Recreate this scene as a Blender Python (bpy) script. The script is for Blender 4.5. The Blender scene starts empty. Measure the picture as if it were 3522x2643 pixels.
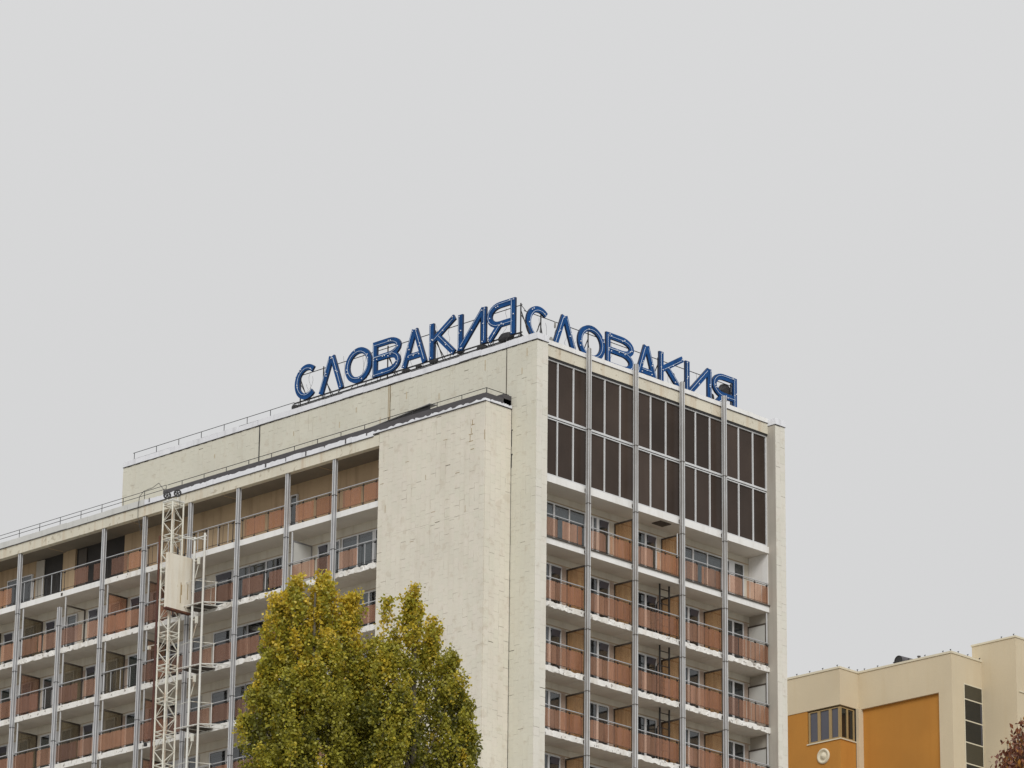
import bpy, math, random
import numpy as np
from mathutils import Vector, Matrix
random.seed(7); rng = np.random.default_rng(11)
sc = bpy.context.scene
COL = sc.collection
G = 49.53            # metres from the ground up to the zero level used for the facades

# ------------------------------------------------------------------ camera
cam_d = bpy.data.cameras.new('camera'); cam = bpy.data.objects.new('camera', cam_d); COL.objects.link(cam)
fw = Vector((0.6774, 0.6600, 0.3260)).normalized()
rt = Vector((0.6947, -0.7192, 0.0110)); rt = (rt - fw * rt.dot(fw)).normalized()
upv = rt.cross(fw)
mt = Matrix((( rt.x, upv.x, -fw.x, -126.767), (rt.y, upv.y, -fw.y, -121.971), (rt.z, upv.z, -fw.z, -47.93 + G), (0, 0, 0, 1)))
cam.matrix_world = mt
cam_d.sensor_width = 36; cam_d.lens = 14504.6 / 3522 * 36
cam_d.clip_start = 1; cam_d.clip_end = 6000
sc.camera = cam
# ------------------------------------------------------------------ world: overcast daylight
SUN_AZ = math.atan2(-0.78, -0.62); SUN_EL = math.radians(33)
W = bpy.data.worlds.new('World'); sc.world = W; W.use_nodes = True
nt = W.node_tree; nt.nodes.clear()
def N(t, k, **kw):
    n = t.nodes.new(k)
    for a, b in kw.items(): setattr(n, a, b)
    return n
sky = N(nt, 'ShaderNodeTexSky', sky_type='NISHITA'); sky.sun_disc = False
sky.sun_elevation = SUN_EL; sky.sun_rotation = math.radians(90) - SUN_AZ
sky.air_density = 1.0; sky.dust_density = 6.0; sky.ozone_density = 1.0
hs = N(nt, 'ShaderNodeHueSaturation'); hs.inputs['Saturation'].default_value = 0.12
skm = N(nt, 'ShaderNodeMix', data_type='RGBA', blend_type='MULTIPLY'); skm.inputs[0].default_value = 1
skm.inputs[7].default_value = (0.12, 0.12, 0.12, 1)
tc = N(nt, 'ShaderNodeTexCoord'); sx = N(nt, 'ShaderNodeSeparateXYZ')
ns = N(nt, 'ShaderNodeTexNoise'); ns.inputs['Scale'].default_value = 3.0; ns.inputs['Detail'].default_value = 3; ns.inputs['Roughness'].default_value = 0.45
mz = N(nt, 'ShaderNodeMath', operation='MULTIPLY_ADD'); mz.inputs[1].default_value = 0.60; mz.inputs[2].default_value = 0.676
mn = N(nt, 'ShaderNodeMath', operation='MULTIPLY_ADD'); mn.inputs[1].default_value = 0.05; mn.inputs[2].default_value = -0.025
ma = N(nt, 'ShaderNodeMath', operation='ADD'); mc = N(nt, 'ShaderNodeMath', operation='MAXIMUM'); mc.inputs[1].default_value = 0.0
cc = N(nt, 'ShaderNodeMix', data_type='RGBA', blend_type='MULTIPLY'); cc.inputs[0].default_value = 1
cc.inputs[6].default_value = (0.998, 1.0, 1.005, 1)
mx = N(nt, 'ShaderNodeMix', data_type='RGBA'); mx.inputs[0].default_value = 0.92
bg = N(nt, 'ShaderNodeBackground'); bg.inputs['Strength'].default_value = 1.0
wo = N(nt, 'ShaderNodeOutputWorld')
L = nt.links.new
L(sky.outputs[0], hs.inputs['Color']); L(hs.outputs[0], skm.inputs[6])
L(tc.outputs['Generated'], sx.inputs[0]); L(tc.outputs['Generated'], ns.inputs['Vector'])
pw = N(nt, 'ShaderNodeMath', operation='POWER'); pw.inputs[1].default_value = 3.0
L(sx.outputs['Z'], mc.inputs[0]); L(mc.outputs[0], pw.inputs[0]); L(pw.outputs[0], mz.inputs[0]); L(ns.outputs['Fac'], mn.inputs[0])
L(mz.outputs[0], ma.inputs[0]); L(mn.outputs[0], ma.inputs[1]); L(ma.outputs[0], cc.inputs[7])
L(skm.outputs[2], mx.inputs[6]); L(cc.outputs[2], mx.inputs[7]); L(mx.outputs[2], bg.inputs[0]); L(bg.outputs[0], wo.inputs[0])
sl = bpy.data.lights.new('sun', 'SUN'); sl.energy = 1.5; sl.angle = math.radians(25); sl.color = (1, 0.975, 0.94)
so = bpy.data.objects.new('sun', sl); COL.objects.link(so)
sd = Vector((math.cos(SUN_AZ) * math.cos(SUN_EL), math.sin(SUN_AZ) * math.cos(SUN_EL), math.sin(SUN_EL)))
so.rotation_euler = sd.to_track_quat('Z', 'Y').to_euler(); so.location = (0, 0, 120)
sc.view_settings.view_transform = 'Standard'; sc.view_settings.look = 'None'
sc.view_settings.exposure = 0.0; sc.view_settings.gamma = 1.0; sc.view_settings.use_curve_mapping = False
sc.cycles.max_bounces = 8; sc.cycles.transparent_max_bounces = 16

# ------------------------------------------------------------------ materials
def mat(name, col, var=0.06, scale=1.2, rough=0.8, streak=None, streak_amt=0.0, spots=None, spot_amt=0.5, spot_scale=6.0,
        metal=0.0, bump=0.0, spec=0.5, fine=0.03, rust=None, rust_amt=0.55):
    m = bpy.data.materials.new(name); m.use_nodes = True; t = m.node_tree; l = t.links.new
    b = t.nodes['Principled BSDF']; b.inputs['Roughness'].default_value = rough; b.inputs['Metallic'].default_value = metal
    b.inputs['Specular IOR Level'].default_value = spec
    geo = N(t, 'ShaderNodeNewGeometry'); P = geo.outputs['Position']
    n1 = N(t, 'ShaderNodeTexNoise'); n1.inputs['Scale'].default_value = scale; n1.inputs['Detail'].default_value = 5; l(P, n1.inputs['Vector'])
    n2 = N(t, 'ShaderNodeTexNoise'); n2.inputs['Scale'].default_value = 22; n2.inputs['Detail'].default_value = 3; l(P, n2.inputs['Vector'])
    r = N(t, 'ShaderNodeMapRange'); r.inputs[1].default_value = 0.25; r.inputs[2].default_value = 0.75
    r.inputs[3].default_value = 1 - var; r.inputs[4].default_value = 1 + var; l(n1.outputs['Fac'], r.inputs[0])
    r2 = N(t, 'ShaderNodeMapRange'); r2.inputs[1].default_value = 0.3; r2.inputs[2].default_value = 0.7
    r2.inputs[3].default_value = 1 - fine; r2.inputs[4].default_value = 1 + fine; l(n2.outputs['Fac'], r2.inputs[0])
    mu = N(t, 'ShaderNodeMath', operation='MULTIPLY'); l(r.outputs[0], mu.inputs[0]); l(r2.outputs[0], mu.inputs[1])
    v = N(t, 'ShaderNodeVectorMath', operation='SCALE'); v.inputs[0].default_value = col; l(mu.outputs[0], v.inputs['Scale'])
    out = v.outputs[0]
    def over(src, fac, c, amt):
        x = N(t, 'ShaderNodeMix', data_type='RGBA'); q = N(t, 'ShaderNodeMath', operation='MULTIPLY'); q.inputs[1].default_value = amt
        l(fac, q.inputs[0]); l(q.outputs[0], x.inputs[0]); l(src, x.inputs[6]); x.inputs[7].default_value = (*c, 1); return x.outputs[2]
    def thr(sc3, lo, hi, det=4):
        mp = N(t, 'ShaderNodeMapping'); mp.inputs['Scale'].default_value = sc3; l(P, mp.inputs[0])
        n = N(t, 'ShaderNodeTexNoise'); n.inputs['Scale'].default_value = 1; n.inputs['Detail'].default_value = det; l(mp.outputs[0], n.inputs['Vector'])
        q = N(t, 'ShaderNodeMapRange'); q.inputs[1].default_value = lo; q.inputs[2].default_value = hi; l(n.outputs['Fac'], q.inputs[0]); return q.outputs[0]
    if streak: out = over(out, thr((3.2, 3.2, 0.28), 0.5, 0.72), streak, streak_amt)
    if spots: out = over(out, thr((spot_scale,) * 3, 0.60, 0.66, 6), spots, spot_amt)
    if rust: out = over(out, thr((5, 5, 1.3), 0.52, 0.66, 5), rust, rust_amt)
    l(out, b.inputs['Base Color'])
    if bump:
        bp = N(t, 'ShaderNodeBump'); bp.inputs['Strength'].default_value = bump; bp.inputs['Distance'].default_value = 0.02
        l(n2.outputs['Fac'], bp.inputs['Height']); l(bp.outputs[0], b.inputs['Normal'])
    return m
def tint(name, trans, base, fac, rough=0.15, stripe=0.0):
    """see-through tinted sheet: part straight transmission, part pigmented glossy surface"""
    m = bpy.data.materials.new(name); m.use_nodes = True; t = m.node_tree; l = t.links.new
    b = t.nodes['Principled BSDF']; b.inputs['Roughness'].default_value = rough
    tr = N(t, 'ShaderNodeBsdfTransparent'); tr.inputs[0].default_value = (*trans, 1)
    mxs = N(t, 'ShaderNodeMixShader'); geo = N(t, 'ShaderNodeNewGeometry')
    mp = N(t, 'ShaderNodeMapping'); mp.inputs['Scale'].default_value = (5, 5, 0.5); l(geo.outputs['Position'], mp.inputs[0])
    n = N(t, 'ShaderNodeTexNoise'); n.inputs['Scale'].default_value = 1; n.inputs['Detail'].default_value = 4; l(mp.outputs[0], n.inputs['Vector'])
    r = N(t, 'ShaderNodeMapRange'); r.inputs[1].default_value = 0.3; r.inputs[2].default_value = 0.7
    r.inputs[3].default_value = fac - 0.12; r.inputs[4].default_value = fac + 0.12; l(n.outputs['Fac'], r.inputs[0])
    v = N(t, 'ShaderNodeMix', data_type='RGBA'); v.inputs[6].default_value = (*base, 1); v.inputs[7].default_value = (base[0] * .55, base[1] * .5, base[2] * .5, 1)
    oi = N(t, 'ShaderNodeObjectInfo'); rv = N(t, 'ShaderNodeMapRange'); rv.inputs[3].default_value = .72; rv.inputs[4].default_value = 1.22; l(oi.outputs['Random'], rv.inputs[0])
    vs_ = N(t, 'ShaderNodeVectorMath', operation='SCALE'); l(v.outputs[2], vs_.inputs[0]); l(rv.outputs[0], vs_.inputs['Scale'])
    l(n.outputs['Fac'], v.inputs[0]); l(vs_.outputs[0], b.inputs['Base Color'])
    l(r.outputs[0], mxs.inputs[0]); l(tr.outputs[0], mxs.inputs[1]); l(b.outputs[0], mxs.inputs[2])
    l(mxs.outputs[0], t.nodes['Material Output'].inputs[0]); return m
M = {}
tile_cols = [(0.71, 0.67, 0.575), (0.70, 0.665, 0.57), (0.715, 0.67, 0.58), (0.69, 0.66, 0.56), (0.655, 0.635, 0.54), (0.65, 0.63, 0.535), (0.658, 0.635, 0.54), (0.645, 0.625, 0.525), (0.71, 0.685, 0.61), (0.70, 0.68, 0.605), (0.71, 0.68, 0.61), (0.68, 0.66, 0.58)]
for i, c in enumerate(tile_cols):
    M['tile%d' % i] = mat('cream_tile_%d' % i, c, 0.05, 0.5, 0.75, streak=(0.54, 0.48, 0.38), streak_amt=0.2, spots=(0.42, 0.33, 0.23), spot_amt=0.2, spot_scale=2.2)
M['mortar'] = mat('mortar', (0.26, 0.235, 0.18), 0.15, 3, 0.95)
M['render'] = mat('cream_render', (0.67, 0.63, 0.52), 0.07, 0.9, 0.85, streak=(0.50, 0.36, 0.22), streak_amt=0.5, spots=(0.30, 0.24, 0.16), spot_amt=0.45, spot_scale=3.5, bump=0.2)
M['white'] = mat('white_paint', (0.82, 0.815, 0.80), 0.04, 0.8, 0.7, streak=(0.5, 0.47, 0.4), streak_amt=0.22)
M['spall'] = mat('flaking_white_concrete', (0.82, 0.805, 0.77), 0.06, 1.5, 0.9, streak=(0.45, 0.38, 0.28), streak_amt=0.35, spots=(0.16, 0.13, 0.10), spot_amt=0.75, spot_scale=5.5, bump=0.8)
M['soffit_dark'] = mat('shaded_soffit', (0.20, 0.175, 0.14), 0.1, 1.0, 0.85)  # shade under the eaves is put into this darker soffit colour
M['plaster'] = mat('grey_plaster', (0.45, 0.42, 0.365), 0.07, 0.9, 0.85, streak=(0.33, 0.28, 0.24), streak_amt=0.4)
M['ceiling'] = mat('soffit_paint', (0.70, 0.66, 0.60), 0.06, 1.0, 0.85)
M['backwall'] = mat('balcony_wall_paint', (0.66, 0.625, 0.54), 0.06, 0.9, 0.85, streak=(0.42, 0.35, 0.26), streak_amt=0.3)
M['tan'] = mat('tan_wall', (0.47, 0.35, 0.22), 0.10, 0.8, 0.85, streak=(0.24, 0.16, 0.10), streak_amt=0.5)
M['brick'] = mat('pinkish_brick', (0.50, 0.40, 0.33), 0.1, 4, 0.9)
M['dark'] = mat('dark_interior', (0.035, 0.032, 0.03), 0.2, 1, 0.9)
M['darkbrown'] = mat('dark_brown_frame', (0.075, 0.062, 0.05), 0.15, 2, 0.7)
M['black'] = mat('shade_black', (0.022, 0.021, 0.022), 0.2, 3, 0.6)
M['coping'] = mat('galvanised_coping', (0.78, 0.79, 0.83), 0.05, 0.8, 0.55, streak=(0.42, 0.42, 0.44), streak_amt=0.35)
M['coping_dull'] = mat('weathered_coping', (0.60, 0.60, 0.58), 0.06, 0.8, 0.6, streak=(0.42, 0.42, 0.40), streak_amt=0.35)
M['panereflect'] = mat('painted_pane_reflection', (0.22, 0.22, 0.25), 0.15, 3, 0.9)  # grey pane reflection painted on a sheet behind the glass
M['stain'] = mat('ochre_stain', (0.50, 0.42, 0.29), 0.15, 6, 0.9)
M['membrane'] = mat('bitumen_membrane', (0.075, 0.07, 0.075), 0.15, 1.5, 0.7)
M['aluwarm'] = mat('weathered_brown_aluminium', (0.26, 0.25, 0.24), 0.12, 2, 0.55, streak=(0.15, 0.12, 0.10), streak_amt=0.6)
M['alu'] = mat('grey_aluminium', (0.27, 0.27, 0.285), 0.07, 2, 0.45, metal=0.25, streak=(0.28, 0.25, 0.22), streak_amt=0.45)
M['alulight'] = mat('light_aluminium', (0.62, 0.63, 0.64), 0.07, 2, 0.45, metal=0.1, streak=(0.36, 0.33, 0.28), streak_amt=0.4)
M['frame'] = mat('window_frame_white', (0.66, 0.67, 0.68), 0.05, 2, 0.5, streak=(0.42, 0.4, 0.36), streak_amt=0.25)
M['rail'] = mat('handrail_grey', (0.50, 0.51, 0.53), 0.06, 2, 0.4, metal=0.3)
M['curtain'] = mat('curtain_cloth', (0.48, 0.54, 0.58), 0.08, 4, 0.95)
M['curtain2'] = mat('net_curtain', (0.60, 0.62, 0.63), 0.08, 4, 0.95)
M['teal'] = mat('teal_curtain', (0.20, 0.31, 0.30), 0.15, 3, 0.9)
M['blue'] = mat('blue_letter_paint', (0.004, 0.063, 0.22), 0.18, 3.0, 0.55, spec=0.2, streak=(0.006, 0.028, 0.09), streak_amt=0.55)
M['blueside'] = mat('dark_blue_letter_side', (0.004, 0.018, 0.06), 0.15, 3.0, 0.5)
M['neon'] = mat('pale_glass_tube', (0.60, 0.70, 0.82), 0.1, 3, 0.2)
M['clip'] = mat('white_porcelain', (0.8, 0.82, 0.84), 0.03, 2, 0.4)
M['cream_steel'] = mat('cream_painted_steel', (0.70, 0.69, 0.61), 0.06, 2, 0.55, rust=(0.36, 0.19, 0.07), rust_amt=0.6)
M['cream_panel'] = mat('cream_sheet', (0.76, 0.72, 0.62), 0.05, 0.8, 0.6, streak=(0.5, 0.36, 0.18), streak_amt=0.35)
M['white_pole'] = mat('white_scaffold_tube', (0.68, 0.68, 0.64), 0.05, 2, 0.5, streak=(0.4, 0.33, 0.24), streak_amt=0.4)
M['rust'] = mat('rusty_pipe', (0.085, 0.03, 0.022), 0.2, 1.5, 0.8, streak=(0.26, 0.11, 0.04), streak_amt=0.9)
M['concrete'] = mat('roof_concrete', (0.28, 0.27, 0.25), 0.1, 0.6, 0.9)
M['bronze'] = mat('bronze_glass', (0.054, 0.039, 0.031), 0.25, 0.5, 0.3, spec=0.15, streak=(0.050, 0.032, 0.025), streak_amt=0.45, fine=0.0)
M['ncream'] = mat('beige_stucco', (0.60, 0.51, 0.36), 0.08, 0.28, 0.9, streak=(0.55, 0.44, 0.27), streak_amt=0.25, bump=0.15)
M['norange'] = mat('orange_stucco', (0.46, 0.205, 0.034), 0.13, 0.28, 0.9, streak=(0.42, 0.17, 0.025), streak_amt=0.25, bump=0.15)
M['ntrim'] = mat('cream_trim', (0.66, 0.60, 0.46), 0.04, 1, 0.7)
M['nframe'] = mat('ochre_window_frame', (0.34, 0.24, 0.11), 0.06, 2, 0.6)
M['bark'] = mat('poplar_bark', (0.11, 0.095, 0.065), 0.2, 6, 0.9)
M['twig'] = mat('brown_twig', (0.09, 0.065, 0.04), 0.2, 6, 0.9)
M['ground'] = mat('ground_paving', (0.27, 0.255, 0.22), 0.25, 0.05, 0.95)
M['asphalt'] = mat('asphalt', (0.055, 0.055, 0.057), 0.12, 0.4, 0.9)
M['pavement'] = mat('pavement', (0.26, 0.25, 0.235), 0.08, 0.6, 0.9)
M['mark'] = mat('road_marking', (0.75, 0.75, 0.73), 0.08, 2, 0.7)
def per_object(m, lo, hi):
    t = m.node_tree; b = t.nodes['Principled BSDF']; src = b.inputs['Base Color'].links[0].from_socket
    oi = N(t, 'ShaderNodeObjectInfo'); r = N(t, 'ShaderNodeMapRange'); r.inputs[3].default_value = lo; r.inputs[4].default_value = hi
    v = N(t, 'ShaderNodeVectorMath', operation='SCALE'); t.links.new(oi.outputs['Random'], r.inputs[0]); t.links.new(src, v.inputs[0]); t.links.new(r.outputs[0], v.inputs['Scale']); t.links.new(v.outputs[0], b.inputs['Base Color'])
per_object(M['bronze'], .7, 1.3)
def glass(name, base, rough, spec, ior=1.6, tr=0.0):
    m = mat(name, base, 0.1, 0.6, rough, fine=0.0); b = m.node_tree.nodes['Principled BSDF']
    b.inputs['IOR'].default_value = ior; b.inputs['Specular IOR Level'].default_value = spec
    if tr:
        t = m.node_tree; x = N(t, 'ShaderNodeMixShader'); tt = N(t, 'ShaderNodeBsdfTransparent'); tt.inputs[0].default_value = (0.86, 0.9, 0.9, 1)
        x.inputs[0].default_value = 1 - tr; t.links.new(tt.outputs[0], x.inputs[1]); t.links.new(b.outputs[0], x.inputs[2])
        t.links.new(x.outputs[0], t.nodes['Material Output'].inputs[0])
    return m
M['pane'] = glass('window_glass', (0.02, 0.022, 0.024), 0.04, 1.0, 1.9, 0.55)
M['npane'] = glass('dark_pane', (0.012, 0.014, 0.014), 0.08, 0.6, 1.5)
M['npane_grey'] = glass('grey_pane', (0.075, 0.075, 0.095), 0.25, 0.6, 1.5)
M['npane_olive'] = glass('olive_pane', (0.05, 0.045, 0.03), 0.2, 0.6, 1.5)
M['panelA'] = tint('salmon_sheet', (0.94, 0.82, 0.73), (0.74, 0.46, 0.33), 0.30)
M['panelB'] = tint('rust_brown_sheet', (0.91, 0.77, 0.67), (0.53, 0.30, 0.20), 0.33)
M['panelC'] = tint('dark_brown_sheet', (0.88, 0.76, 0.69), (0.38, 0.225, 0.165), 0.33)
M['panelD'] = tint('orange_brown_sheet', (0.93, 0.79, 0.69), (0.63, 0.375, 0.25), 0.32)
M['amber'] = tint('amber_sheet', (0.91, 0.78, 0.62), (0.50, 0.31, 0.175), 0.28)
M['olive'] = tint('olive_sheet', (0.82, 0.78, 0.70), (0.20, 0.17, 0.115), 0.40)
M['greysheet'] = mat('pale_grey_sheet', (0.55, 0.55, 0.52), 0.05, 1, 0.7)

# ------------------------------------------------------------------ mesh helpers
FACES = [(0, 3, 2, 1), (4, 5, 6, 7), (0, 1, 5, 4), (1, 2, 6, 5), (2, 3, 7, 6), (3, 0, 4, 7)]
def boxv(x0, x1, y0, y1, z0, z1):
    x0, x1 = min(x0, x1), max(x0, x1); y0, y1 = min(y0, y1), max(y0, y1); z0, z1 = min(z0, z1), max(z0, z1)
    return [(x0, y0, z0), (x1, y0, z0), (x1, y1, z0), (x0, y1, z0), (x0, y0, z1), (x1, y0, z1), (x1, y1, z1), (x0, y1, z1)]
class MB:
    def __init__(s): s.v = []; s.f = []; s.mi = []; s.k = 0
    def add(s, vs, fs, mi=None):
        n = len(s.v); s.v += vs; s.f += [tuple(n + i for i in f) for f in fs]; s.mi += [s.k if mi is None else mi] * len(fs)
    def box(s, x0, x1, y0, y1, z0, z1, mi=None): s.add(boxv(x0, x1, y0, y1, z0, z1), FACES, mi); return s
    def bar(s, a, b, r, n=6, mi=None, r2=None):
        a = Vector(a); b = Vector(b); d = b - a
        if d.length < 1e-6: return s
        q = d.to_track_quat('Z', 'Y'); r2 = r if r2 is None else r2; vs = []
        for c, rr in ((a, r), (b, r2)):
            for i in range(n):
                t = 2 * math.pi * (i + .5) / n; vs.append(tuple(c + q @ Vector((math.cos(t) * rr, math.sin(t) * rr, 0))))
        fs = [(i, (i + 1) % n, n + (i + 1) % n, n + i) for i in range(n)] + [tuple(range(n))[::-1], tuple(range(n, 2 * n))]
        s.add(vs, fs, mi); return s
    def path(s, pts, r, n=6):
        for a, b in zip(pts[:-1], pts[1:]): s.bar(a, b, r, n)
        return s
    def build(s, name, mats, parent=None, off=(0, 0, G)):
        """vertices are given in facade coordinates (z from the zero level); off lifts them to the ground-based world"""
        me = bpy.data.meshes.new(name)
        po = parent_off(parent)
        me.from_pydata([(x + off[0] - po[0], y + off[1] - po[1], z + off[2] - po[2]) for x, y, z in s.v], [], s.f)
        for m in (mats if isinstance(mats, (list, tuple)) else [mats]): me.materials.append(M[m] if isinstance(m, str) else m)
        if any(s.mi): me.polygons.foreach_set('material_index', s.mi)
        me.update()
        o = bpy.data.objects.new(name, me); COL.objects.link(o)
        if parent: o.parent = parent
        return o
WPOS = {}
def parent_off(p):
    t = Vector((0, 0, 0))
    while p is not None: t += Vector(p.location); p = p.parent
    return t
UNIT = {}
def unit(m):
    if m not in UNIT:
        me = bpy.data.meshes.new('unit_' + m); me.from_pydata(boxv(-.5, .5, -.5, .5, -.5, .5), [], FACES); me.materials.append(M[m]); me.update(); UNIT[m] = me
    return UNIT[m]
def ub(name, m, parent, x0, x1, y0, y1, z0, z1):
    """one box piece sharing its mesh with the alike ones"""
    o = bpy.data.objects.new(name, unit(m)); COL.objects.link(o); po = parent_off(parent)
    o.location = Vector(((x0 + x1) / 2, (y0 + y1) / 2, (z0 + z1) / 2 + G)) - po
    o.scale = (abs(x1 - x0), abs(y1 - y0), abs(z1 - z0)); o.parent = parent; return o
def thing(name, label, cat, loc, group=None):
    o = bpy.data.objects.new(name, None); COL.objects.link(o); o.location = loc; o['label'] = label; o['category'] = cat
    if group: o['group'] = group
    return o

# ------------------------------------------------------------------ ground
def sheet(name, x0, x1, y0, y1, z, m):
    b = MB(); b.add([(x0, y0, z - G), (x1, y0, z - G), (x1, y1, z - G), (x0, y1, z - G)], [(0, 1, 2, 3)]); o = b.build(name, m); o['kind'] = 'structure'; return o
sheet('ground', -2500, 2500, -2500, 2500, 0, 'ground')
sheet('road', -2000, 2000, -108, -98, 0.02, 'asphalt')
b = MB(); b.box(-2000, 2000, -97.85, -95, -G + .005, -G + .13); o = b.build('pavement', 'pavement'); o['kind'] = 'structure'
b = MB()
for i in range(60): b.add([(-300 + i * 10, -103.07, .026 - G), (-296 + i * 10, -103.07, .026 - G), (-296 + i * 10, -102.93, .026 - G), (-300 + i * 10, -102.93, .026 - G)], [(0, 1, 2, 3)])
o = b.build('road_marking', 'mark'); o['kind'] = 'structure'

# ================================================================== HOTEL
hotel = thing('hotel_building', 'tall cream tiled hotel block with rows of balconies and brown railing sheets', 'building', (8, 20, 0))
# facade frames: 'R' runs along x (depth = y), 'L' runs along y (depth = x)
def fx(F, s0, s1, d0, d1): return (s0, s1, d0, d1) if F == 'R' else (d0, d1, s0, s1)
def fbox(b, F, s0, s1, d0, d1, z0, z1, mi=None): b.box(*fx(F, s0, s1, d0, d1), z0, z1, mi); return b
def fub(name, m, parent, F, s0, s1, d0, d1, z0, z1): return ub(name, m, parent, *fx(F, s0, s1, d0, d1), z0, z1)
def fp(F, s, d, z): return (s, d, z) if F == 'R' else (d, s, z)
BOT = -G + 0.03
# core volumes (behind all the claddings)
b = MB()
b.box(0.035, 0.695, 0.035, 1.85, BOT, 14.84)                 # left pier core
b.box(0.035, 16.0, 1.86, 27.82, 12.0, 14.84)                 # upper block, behind the cladding
b.box(-0.10, 16.0, 1.86, 44.0, BOT, 11.95)                   # rooms behind the balconies
b.box(-1.62, -0.12, 1.56, 8.19, BOT, 11.86)                  # blank stair block
core = b.build('wall', 'mortar', hotel)
# --- tiled claddings
ntile = [0]; BUD = 300
tmeshes = {}
def tiles(F, s0, s1, d, z0, z1, nm='tile', near=False, gapf=0.08, tw=0.30, th=0.40, tb=0):
    """upright running-bond tiles 2 cm thick on the plane 'd' (outer face at d); joints open here and there"""
    b = MB(); n = max(1, round((s1 - s0) / tw)); w = (s1 - s0) / n; th_t = 0.028
    cl = rng.random(1000)
    for i in range(n):
        off = (i % 2) * th / 2
        k0 = math.floor((z0 - off) / th)
        z = k0 * th + off; col_gap = random.random() < 0.10
        while z < z1:
            a, c = max(z, z0), min(z + th, z1)
            if c - a > 0.03:
                nz = 0.5 + 0.5 * math.sin(0.9 * i * w + 1.7 * math.sin(0.6 * z)) * math.sin(1.1 * z + 2 * math.cos(0.5 * i * w))
                g = 0.0015; gt = 0.002; gs = 0.0015
                if random.random() < gapf * (0.35 + 1.3 * nz): gt = random.uniform(0.008, 0.016)
                if random.random() < gapf * (0.4 + nz) or (col_gap and random.random() < .35): gs = random.uniform(0.008, 0.014)
                if random.random() < 0.004: gt = 0.03
                pr = random.uniform(-0.004, 0.004); tone = tb + random.choices(range(4), (5, 4, 3, 1))[0]
                sa, sb = s0 + i * w + g, s0 + (i + 1) * w - gs
                za, zb = a + g, c - gt
                if near and ntile[0] < BUD and zb - za > .3:
                    fub(nm, 'tile%d' % tone, core, F, sa, sb, d + pr, d + th_t, za, zb); ntile[0] += 1
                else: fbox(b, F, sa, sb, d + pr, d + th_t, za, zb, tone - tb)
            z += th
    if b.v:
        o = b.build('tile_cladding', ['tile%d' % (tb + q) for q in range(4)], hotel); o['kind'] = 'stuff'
VB = -9.0     # below this level the cladding is outside every useful view: plain panels
tiles('L', 1.56, 8.235, -1.65, 6.9, 11.87, near=True)
tiles('L', 1.56, 8.235, -1.65, VB, 6.9)
tiles('R', -1.62, -0.03, 1.531, VB, 11.87)
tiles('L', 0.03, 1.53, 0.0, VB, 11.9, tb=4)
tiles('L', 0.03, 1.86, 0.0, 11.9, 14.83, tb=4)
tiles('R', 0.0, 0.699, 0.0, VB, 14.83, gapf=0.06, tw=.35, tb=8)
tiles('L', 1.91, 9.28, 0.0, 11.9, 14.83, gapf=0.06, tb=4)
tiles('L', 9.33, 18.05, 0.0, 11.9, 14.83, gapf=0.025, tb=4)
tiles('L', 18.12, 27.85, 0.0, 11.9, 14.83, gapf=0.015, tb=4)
b = MB()
b.box(-1.65, -1.615, 1.56, 8.235, BOT, VB); b.box(-1.62, -0.03, 1.531, 1.555, BOT, VB); b.box(0, .03, .03, 1.53, BOT, VB); b.box(0, .699, 0, .03, BOT, VB)
b.build('wall_panel', 'tile0', hotel)
# stair block far cheek and upper block far end
b = MB(); b.box(-1.62, -0.1, 8.20, 8.235, BOT, 11.86); b.box(0.0, 16, 27.83, 27.86, 11.95, 14.84); b.build('wall_cheek', 'render', hotel)
# seams: movement joints and a down-pipe on the upper wall
for (y, r, m) in ((1.885, .012, 'darkbrown'), (9.305, .014, 'nframe'), (9.40, .012, 'nframe'), (18.085, .022, 'black')):
    MB().bar((-.012, y, 12.25), (-.012, y, 14.8), r).build('expansion_joint', m, hotel)
# open cracks in the inner corner
b = MB(); b.box(-.012, .02, 1.50, 1.535, 10.15, 10.9); b.box(-.014, .02, 1.46, 1.54, 10.88, 10.93); b.box(-.012, .02, 1.50, 1.535, 9.15, 9.75); b.box(-.014, .02, 1.45, 1.54, 9.74, 9.80)
b.build('crack', 'black', hotel)
for y_, z_, dy_, dz_ in ((2.32, 10.95, .03, .22), (2.20, 10.93, .22, .025), (2.38, 10.55, .03, .25), (2.30, 10.50, .25, .03), (2.45, 10.2, .03, .28), (2.28, 10.18, .26, .03), (2.22, 9.8, .2, .025), (1.56, 10.1, .03, .45), (5.2, 9.0, .022, .24), (7.9, 9.4, .2, .02), (3.9, 10.6, .24, .02), (7.75, 8.0, .02, .35), (4.6, 7.4, .24, .018), (6.3, 10.1, .22, .018), (3.1, 8.9, .25, .018), (2.7, 7.0, .02, .3), (5.9, 6.3, .24, .018)):
    ub('crack', 'nframe', hotel, -1.6562, -1.65, y_, y_ + dy_, z_, z_ + dz_)
for y_, z_, h_ in ((3.2, 14.1, .5), (6.1, 13.4, .3), (8.2, 13.9, .35), (9.9, 13.1, .3), (11.5, 14.0, .25), (12.6, 13.5, .3), (15.7, 13.8, .22), (21.2, 13.9, .2), (.6, 14.2, .35), (.9, 13.4, .3)):
    ub('rust_stain', 'stain', hotel, -.0065, -.002, y_, y_ + .05, z_, z_ + h_)
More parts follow.
